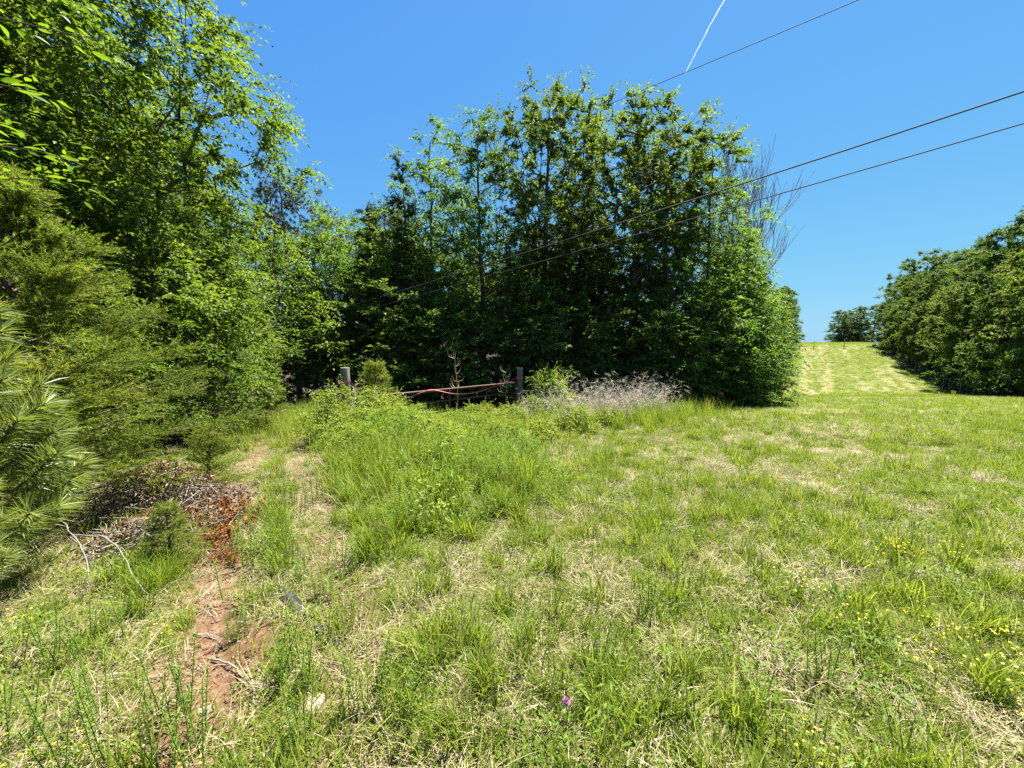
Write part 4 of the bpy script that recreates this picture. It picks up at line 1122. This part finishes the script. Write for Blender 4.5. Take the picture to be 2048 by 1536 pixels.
# ------------------------------------------------------------------ grass and ground cover (uncountable): tufts instanced on scattered points
def blades(rng, n, r, h, w, lean, curve, flat=0.0, seg=3):
    ph = rng.uniform(0, 2 * PI, n); rr = r * np.sqrt(rng.uniform(size=n))
    b_ = np.column_stack([np.cos(ph) * rr, np.sin(ph) * rr, np.zeros(n)])
    H = h * rng.uniform(.5, 1.15, n)
    a = rng.uniform(0, 2 * PI, n)
    d = np.column_stack([np.cos(a), np.sin(a), np.zeros(n)])
    s_ = np.column_stack([-np.sin(a), np.cos(a), np.zeros(n)])
    tw = rng.uniform(-.6, .6, n)
    s_ = s_ * np.cos(tw)[:, None] + d * np.sin(tw)[:, None]
    el = np.clip(rng.normal(lean, .22, n), .02, 1.5)            # angle from vertical
    cv = rng.uniform(.3, 1.3, n) * curve
    rows = []
    p = b_ + [0, 0, .0]
    for k in range(seg + 1):
        ww = w * (1 - (k / seg) ** 1.5) * rng.uniform(.8, 1.2, n) + (.0004 if k == seg else 0)
        rows.append((p - s_ * ww[:, None] / 2, p + s_ * ww[:, None] / 2))
        an = np.clip(el + cv * (k / seg), 0, 1.75)
        p = p + (d * np.sin(an)[:, None] + np.array([0, 0, 1.])[None] * np.cos(an)[:, None]) * (H / seg)[:, None]
        p[:, 2] = np.maximum(p[:, 2], .004 + .02 * rng.uniform(size=n) * flat)
    V = np.stack([q for pr in rows for q in pr], 1).reshape(-1, 3)
    nv = 2 * (seg + 1)
    base = np.arange(n)[:, None] * nv
    F = np.concatenate([base + [2 * k, 2 * k + 1, 2 * k + 3, 2 * k + 2] for k in range(seg)], 0)
    tint = np.tile(np.clip(rng.normal(.45, .22, n), 0, 1), seg)
    return V, F, tint

def make_scatter(name, protos, x, y, sc, idx, rng, label, cat, tilt=.12, dz=-.01, kind='stuff'):
    coll = bpy.data.collections.new(name + '_sources')
    for i, me in enumerate(protos):
        coll.objects.link(bpy.data.objects.new('%s_source_%02d' % (name, i), me))
    n = len(x)
    z = T(x, y) + dz
    me = mesh_np(name, np.column_stack([x, y, z]), [])
    rot = np.column_stack([rng.normal(0, tilt, n), rng.normal(0, tilt, n), rng.uniform(0, 2 * PI, n)])
    a = me.attributes.new('rot', 'FLOAT_VECTOR', 'POINT'); a.data.foreach_set('vector', rot.astype(np.float32).ravel())
    a = me.attributes.new('scl', 'FLOAT', 'POINT'); a.data.foreach_set('value', np.asarray(sc, np.float32))
    a = me.attributes.new('idx', 'INT', 'POINT'); a.data.foreach_set('value', np.asarray(idx, np.int32))
    o = obj(name, me)
    ng = bpy.data.node_groups.new(name + '_nodes', 'GeometryNodeTree')
    ng.interface.new_socket('Geometry', in_out='INPUT', socket_type='NodeSocketGeometry')
    ng.interface.new_socket('Geometry', in_out='OUTPUT', socket_type='NodeSocketGeometry')
    gi = ng.nodes.new('NodeGroupInput'); go = ng.nodes.new('NodeGroupOutput')
    ci = ng.nodes.new('GeometryNodeCollectionInfo'); ci.inputs[0].default_value = coll
    ci.inputs['Separate Children'].default_value = True; ci.inputs['Reset Children'].default_value = True
    ip = ng.nodes.new('GeometryNodeInstanceOnPoints')
    ip.inputs['Pick Instance'].default_value = True
    def na(nm, ty):
        q = ng.nodes.new('GeometryNodeInputNamedAttribute'); q.data_type = ty; q.inputs[0].default_value = nm
        return next(s_ for s_ in q.outputs if s_.enabled and s_.name == 'Attribute')
    ng.links.new(gi.outputs[0], ip.inputs['Points'])
    ng.links.new(ci.outputs[0], ip.inputs['Instance'])
    ng.links.new(na('idx', 'INT'), ip.inputs['Instance Index'])
    e2r = ng.nodes.new('FunctionNodeEulerToRotation')
    ng.links.new(na('rot', 'FLOAT_VECTOR'), e2r.inputs[0])
    ng.links.new(e2r.outputs[0], ip.inputs['Rotation'])
    ng.links.new(na('scl', 'FLOAT'), ip.inputs['Scale'])
    ng.links.new(ip.outputs[0], go.inputs[0])
    md = o.modifiers.new('scatter', 'NODES'); md.node_group = ng
    return tag(o, label, cat, kind=kind)

rg = np.random.default_rng(2024)
def sample(dens, x0, x1, y0, y1, dmax):
    n = rg.poisson((x1 - x0) * (y1 - y0) * dmax)
    x = rg.uniform(x0, x1, n); y = rg.uniform(y0, y1, n)
    inside = (np.abs(x) < 1.5 * y + 1.6)
    x, y = x[inside], y[inside]
    keep = rg.uniform(size=len(x)) < np.clip(dens(x, y) / dmax, 0, 1)
    return x[keep], y[keep]
def cat_s(*parts): return np.concatenate([p[0] for p in parts]), np.concatenate([p[1] for p in parts])
def bmesh_np(name, parts, mat):
    V, F, T_ = [], [], []; o_ = 0
    for v, f_, t_ in parts:
        V.append(v); F.append(f_ + o_); T_.append(t_); o_ += len(v)
    return mesh_np(name, np.concatenate(V), np.concatenate(F), M[mat], tint=np.concatenate(T_))

open_ = lambda x, y: 1 - woods(x, y)
mound = lambda x, y: np.clip(gauss(x, y, -1.6, 6.3, 1.9, 1.8) + .8 * gauss(x, y, -.5, 4.6, 1.2, 1.1) + .8 * gauss(x, y, -1.5, 4.4, .6, 1.2), 0, 1)
gateband = lambda x, y: sstep(.25, .6, .6 * gauss(x, y, .2, 9.0, 1.6, 1.1) + gauss(x, y, 2.5, 10.8, 1.6, 1.4) + gauss(x, y, 4.4, 11.8, 1.2, 1.0) + .6 * gauss(x, y, -1.6, 7.4, 1.3, 1.0) + gauss(x, y, -2.9, 7.2, .8, 1.0))
drive = lambda x, y: sstep(1.0, .4, np.abs(poly_dist((RUT_L[3:] + RUT_R[3:10].copy()[:len(RUT_L[3:])]) / 2 if False else RUT_R, x, y) - .45)) * sstep(4.5, 6.5, y) * sstep(15, 12, y)

track = lambda x, y: sstep(.34, .14, np.minimum(poly_dist(RUT_L, x, y), poly_dist(RUT_R, x, y)) + (fbm(x, y, .5, 91) - .5) * .25) * sstep(2.2, 3.0, y) * sstep(9.5, 7.5, y)
# short mixed turf
short = [bmesh_np('turf_%d' % i, [blades(np.random.default_rng(200 + i), 42, .11, .085, .0055, .45, .7)], 'grass') for i in range(3)]
f1 = lambda x, y: open_(x, y) * (1 - .7 * track(x, y)) * (1 - .85 * dirt(x, y)) * (1 - .5 * straw(x, y)) * (.35 + .9 * fbm(x, y, 1.3, 61))
xs, ys = cat_s(sample(lambda x, y: 150 * f1(x, y), -5, 10, .7, 6, 170), sample(lambda x, y: 70 * f1(x, y), -7, 19, 6, 12, 80), sample(lambda x, y: 22 * f1(x, y), -1, 34, 12, 21, 28), sample(lambda x, y: 11 * f1(x, y), 6, 46, 21, 35, 14))
sc = np.interp(ys, [0, 6, 12, 20, 35], [1, 1.1, 1.35, 1.7, 2.3]) * rg.uniform(.7, 1.35, len(xs))
make_scatter('turf_grass', short, xs, ys, sc, rg.integers(0, 3, len(xs)), rg, 'short mown green turf covering the field', 'grass')
# mown strip turf up the hill
xs, ys = sample(lambda x, y: 5.0 * open_(x, y) * (1 - .8 * straw(x, y)) * (strip_u(x, y) > -1.5) * (strip_u(x, y) < 14.5), 20, 90, 35, 100, 5.5)
make_scatter('hill_turf', short, xs, ys, rg.uniform(1.6, 2.6, len(xs)), rg.integers(0, 3, len(xs)), rg, 'mown green turf of the strip climbing the hill', 'grass')
# dry straw lying flat
strawp = [bmesh_np('straw_%d' % i, [blades(np.random.default_rng(220 + i), 46, .13, .17, .0042, 1.35, .5, 1.0)], 'straw') for i in range(3)]
f2 = lambda x, y: open_(x, y) * (.38 + 1.35 * straw(x, y)) * (1 - .3 * dirt(x, y)) * (.4 + vnoise(x, y, .45, 64))
xs, ys = cat_s(sample(lambda x, y: 80 * f2(x, y), -5, 10, .7, 6, 160), sample(lambda x, y: 30 * f2(x, y), -7, 19, 6, 12, 70), sample(lambda x, y: 9 * f2(x, y), 0, 32, 12, 28, 20),
               sample(lambda x, y: 4.5 * f2(x, y) * sstep(.25, .6, straw(x, y)) * (strip_u(x, y) > -1.2) * (strip_u(x, y) < 14), 20, 90, 36, 96, 8))
sc = np.interp(ys, [0, 6, 12, 20, 35, 90], [.9, 1.0, 1.2, 1.5, 1.8, 2.0]) * rg.uniform(.7, 1.3, len(xs))
make_scatter('dry_straw', strawp, xs, ys, sc, rg.integers(0, 3, len(xs)), rg, 'pale dry cut straw lying flat over the field', 'straw', dz=.004)
# upright green tufts
tuft = [bmesh_np('tuft_%d' % i, [blades(np.random.default_rng(240 + i), 55, .07, .24, .0062, .32, .95), ], 'grass') for i in range(4)]
f3 = lambda x, y: open_(x, y) * (1 - .92 * track(x, y)) * (1 - .9 * dirt(x, y)) * (1 - .5 * straw(x, y)) * np.clip(.12 + sstep(.46, .66, fbm(x, y, .9, 66)) + 1.2 * mound(x, y), 0, 1.4)
xs, ys = cat_s(sample(lambda x, y: 34 * f3(x, y), -5, 9, .7, 6, 48), sample(lambda x, y: 14 * f3(x, y), -7, 15, 6, 12, 20))
make_scatter('grass_tufts', tuft, xs, ys, rg.uniform(.5, 1.35, len(xs)) * (1 + .35 * mound(xs, ys)), rg.integers(0, 4, len(xs)), rg, 'arching green grass tufts scattered through the turf', 'grass')
# tall grass round the gate and along the driveway
tallp = [bmesh_np('tall_%d' % i, [blades(np.random.default_rng(260 + i), 46, .10, .52, .0065, .2, .6, seg=4)], 'tall') for i in range(3)]
f4 = lambda x, y: open_(x, y) * (1 - .95 * track(x, y)) * np.clip(1.0 * gateband(x, y) + .8 * drive(x, y) * sstep(5.5, 7.5, y) + .35 * sstep(.3, .75, mound(x, y)), 0, 1) * (1 - .8 * dirt(x, y))
f4b = lambda x, y: sstep(-5.2, -4.6, x) * gauss(x, y, -4.9, 8.5, .7, 2.5)
xs, ys = cat_s(sample(lambda x, y: 16 * f4(x, y), -8, 7, 4, 14, 18), sample(lambda x, y: 26 * np.clip(gauss(x, y, -4.9, 8.9, .6, 1.4) + gauss(x, y, -5.9, 11.2, .8, 2.0), 0, 1), -8, -2, 5, 14, 26),
               sample(lambda x, y: 22 * np.clip(gauss(x, y, 3.0, 9.6, 1.5, .7) + gauss(x, y, 5.2, 11.6, .8, .7), 0, 1), 0, 8, 7, 14, 24))
make_scatter('tall_grass', tallp, xs, ys, rg.uniform(.6, 1.25, len(xs)), rg.integers(0, 3, len(xs)), rg, 'tall bright grass along the driveway and around the gate', 'grass')
# silver dead panicle grass
def panicle(seed):
    rng = np.random.default_rng(seed)
    v1, f1_, t1_ = blades(rng, 34, .12, .85, .0075, .28, .8, seg=5)
    tips = v1.reshape(34, 12, 3)[:, 8:12].reshape(-1, 3)
    n = 34 * 4 * 3
    P = np.repeat(tips, 3, 0)
    V, F = slivers(P, rng.normal(size=(n, 3)) + [0, 0, .2], rng.uniform(.05, .12, n), .006, rng)
    V4 = np.concatenate([v1, V]); 
    return mesh_np('panicle', V4, [f1_, F + len(v1)], M['silver'], tint=np.concatenate([t1_, rng.uniform(.3, 1, n)]))
pan = [panicle(281), panicle(282)]
xs, ys = sample(lambda x, y: 7 * np.clip(.8 * gauss(x, y, 1.3, 10.0, .8, .7) + gauss(x, y, 2.2, 10.8, 1.3, 1.0) + gauss(x, y, 3.6, 11.8, .9, .8) + .35 * gauss(x, y, -3.6, 7.9, .5, .5), 0, 1), -5, 7, 7, 15, 22)
make_scatter('dead_panicle_grass', pan, xs, ys, rg.uniform(.7, 1.5, len(xs)), rg.integers(0, 2, len(xs)), rg, 'pale pinkish grey dead seed grass beside the gate', 'dead grass')
# clover-like broadleaf weeds
def broad(seed, n, r, h, L, W):
    rng = np.random.default_rng(seed)
    ph = rng.uniform(0, 2 * PI, n); rr = r * np.sqrt(rng.uniform(size=n))
    P = np.column_stack([np.cos(ph) * rr, np.sin(ph) * rr, h * rng.uniform(.2, 1, n)])
    A = np.column_stack([np.cos(ph), np.sin(ph), np.zeros(n)]) + rng.normal(size=(n, 3)) * .6
    V, F = leaves(P, A, rng.normal(size=(n, 3)) * .35 + [0, 0, 1.], L * rng.uniform(.7, 1.3, n), W)
    return V, F, np.repeat(np.clip(rng.normal(.4, .2, n), 0, 1), 2)
brd = [bmesh_np('broad_%d' % i, [broad(300 + i, 40, .13, .08, .028, .014)], 'weed') for i in range(2)] + [bmesh_np('broad_2', [broad(303, 44, .12, .17, .04, .012)], 'weed')]
f5 = lambda x, y: open_(x, y) * (1 - .85 * track(x, y)) * (1 - .85 * gauss(x, y, -1.4, 1.5, 1.0, .9)) * (1 - .8 * dirt(x, y)) * (1 - .5 * straw(x, y)) * (.18 + .5 * sstep(.45, .7, fbm(x, y, .7, 71)) + .6 * mound(x, y))
xs, ys = cat_s(sample(lambda x, y: 38 * f5(x, y), -5, 9, .7, 5, 56), sample(lambda x, y: 12 * f5(x, y), -7, 14, 5, 11, 18))
make_scatter('broadleaf_weeds', brd, xs, ys, rg.uniform(.6, 1.25, len(xs)), rg.integers(0, 3, len(xs)), rg, 'low broad leaved weeds and clover mixed into the grass', 'weeds')
# leafy weeds of the bank before the gate
thk = [m_[1] for m_ in UW] + [bmesh_np('thicket_leaf', [broad(331, 90, .16, .42, .055, .02)], 'weed'), bmesh_np('thicket_leaf', [broad(332, 80, .2, .3, .045, .022)], 'honey')]
f6 = lambda x, y: open_(x, y) * (1 - .95 * track(x, y)) * np.clip(sstep(.2, .6, mound(x, y)) + .8 * gateband(x, y), 0, 1) * (.35 + fbm(x, y, .9, 95))
xs, ys = sample(lambda x, y: 15 * f6(x, y), -5, 6, 3, 12, 24)
make_scatter('bank_weeds', thk, xs, ys, rg.uniform(.7, 1.5, len(xs)), rg.integers(0, 5, len(xs)), rg, 'tangled leafy weeds covering the bank before the gate', 'weeds')
# yellow flowers
def yflowers(seed):
    rng = np.random.default_rng(seed)
    n = 14
    P = np.column_stack([rng.normal(size=n) * .07, rng.normal(size=n) * .07, rng.uniform(.12, .26, n)])
    ph = np.tile(np.arange(5) * 2 * PI / 5, n)
    A = np.column_stack([np.cos(ph), np.sin(ph), np.full(5 * n, .25)])
    V, F = leaves(np.repeat(P, 5, 0), A, np.tile([0, 0, 1.], (5 * n, 1)), .0075, .006)
    return mesh_np('yellow_flowers', V, F, M['flower'], tint=rng.uniform(0, 1, len(F)))
yf = [yflowers(311), yflowers(312)]
xs, ys = cat_s(sample(lambda x, y: 14 * np.clip(gauss(x, y, -1.55, 1.35, .35, .25) + gauss(x, y, -2.5, 1.75, .4, .3), 0, 1), -4, 0, .7, 3, 30), sample(lambda x, y: 9 * np.clip(gauss(x, y, 2.4, 1.7, .7, .5) + .6 * gauss(x, y, 3.4, 2.6, .9, .8), 0, 1), 0, 6, .7, 5, 22))
make_scatter('yellow_flowers', yf, xs, ys, rg.uniform(.7, 1.1, len(xs)), rg.integers(0, 2, len(xs)), rg, 'tiny yellow wildflowers sprinkled low in the grass', 'flowers')
# gravel and dead bits on the dirt
import bmesh
def pebbles(seed):
    rng = np.random.default_rng(seed)
    V, F = [], []
    oct_ = np.array([(1, 0, 0), (-1, 0, 0), (0, 1, 0), (0, -1, 0), (0, 0, 1), (0, 0, -1)], float)
    ff = np.array([(0, 2, 4), (2, 1, 4), (1, 3, 4), (3, 0, 4), (2, 0, 5), (1, 2, 5), (3, 1, 5), (0, 3, 5)])
    for i in range(26):
        r = rng.uniform(.003, .011)
        c = np.array([rng.normal() * .06, rng.normal() * .06, r * .3])
        V.append(c + oct_ * r * rng.uniform(.6, 1.2, (6, 1)) * [1, 1, .7]); F.append(ff + 6 * i)
    return mesh_np('pebbles', np.concatenate(V), np.concatenate(F), M['rock'], smooth=False)
pb = [pebbles(321), pebbles(322)]
xs, ys = sample(lambda x, y: 60 * np.clip(dirt(x, y) * .8 + .5 * gauss(x, y, -1.0, 1.6, .6, .5), 0, 1), -5, 1, .7, 6, 60)
make_scatter('gravel', pb, xs, ys, rg.uniform(.6, 1.3, len(xs)), rg.integers(0, 2, len(xs)), rg, 'fine pale gravel strewn over the red dirt ruts', 'gravel', dz=0)
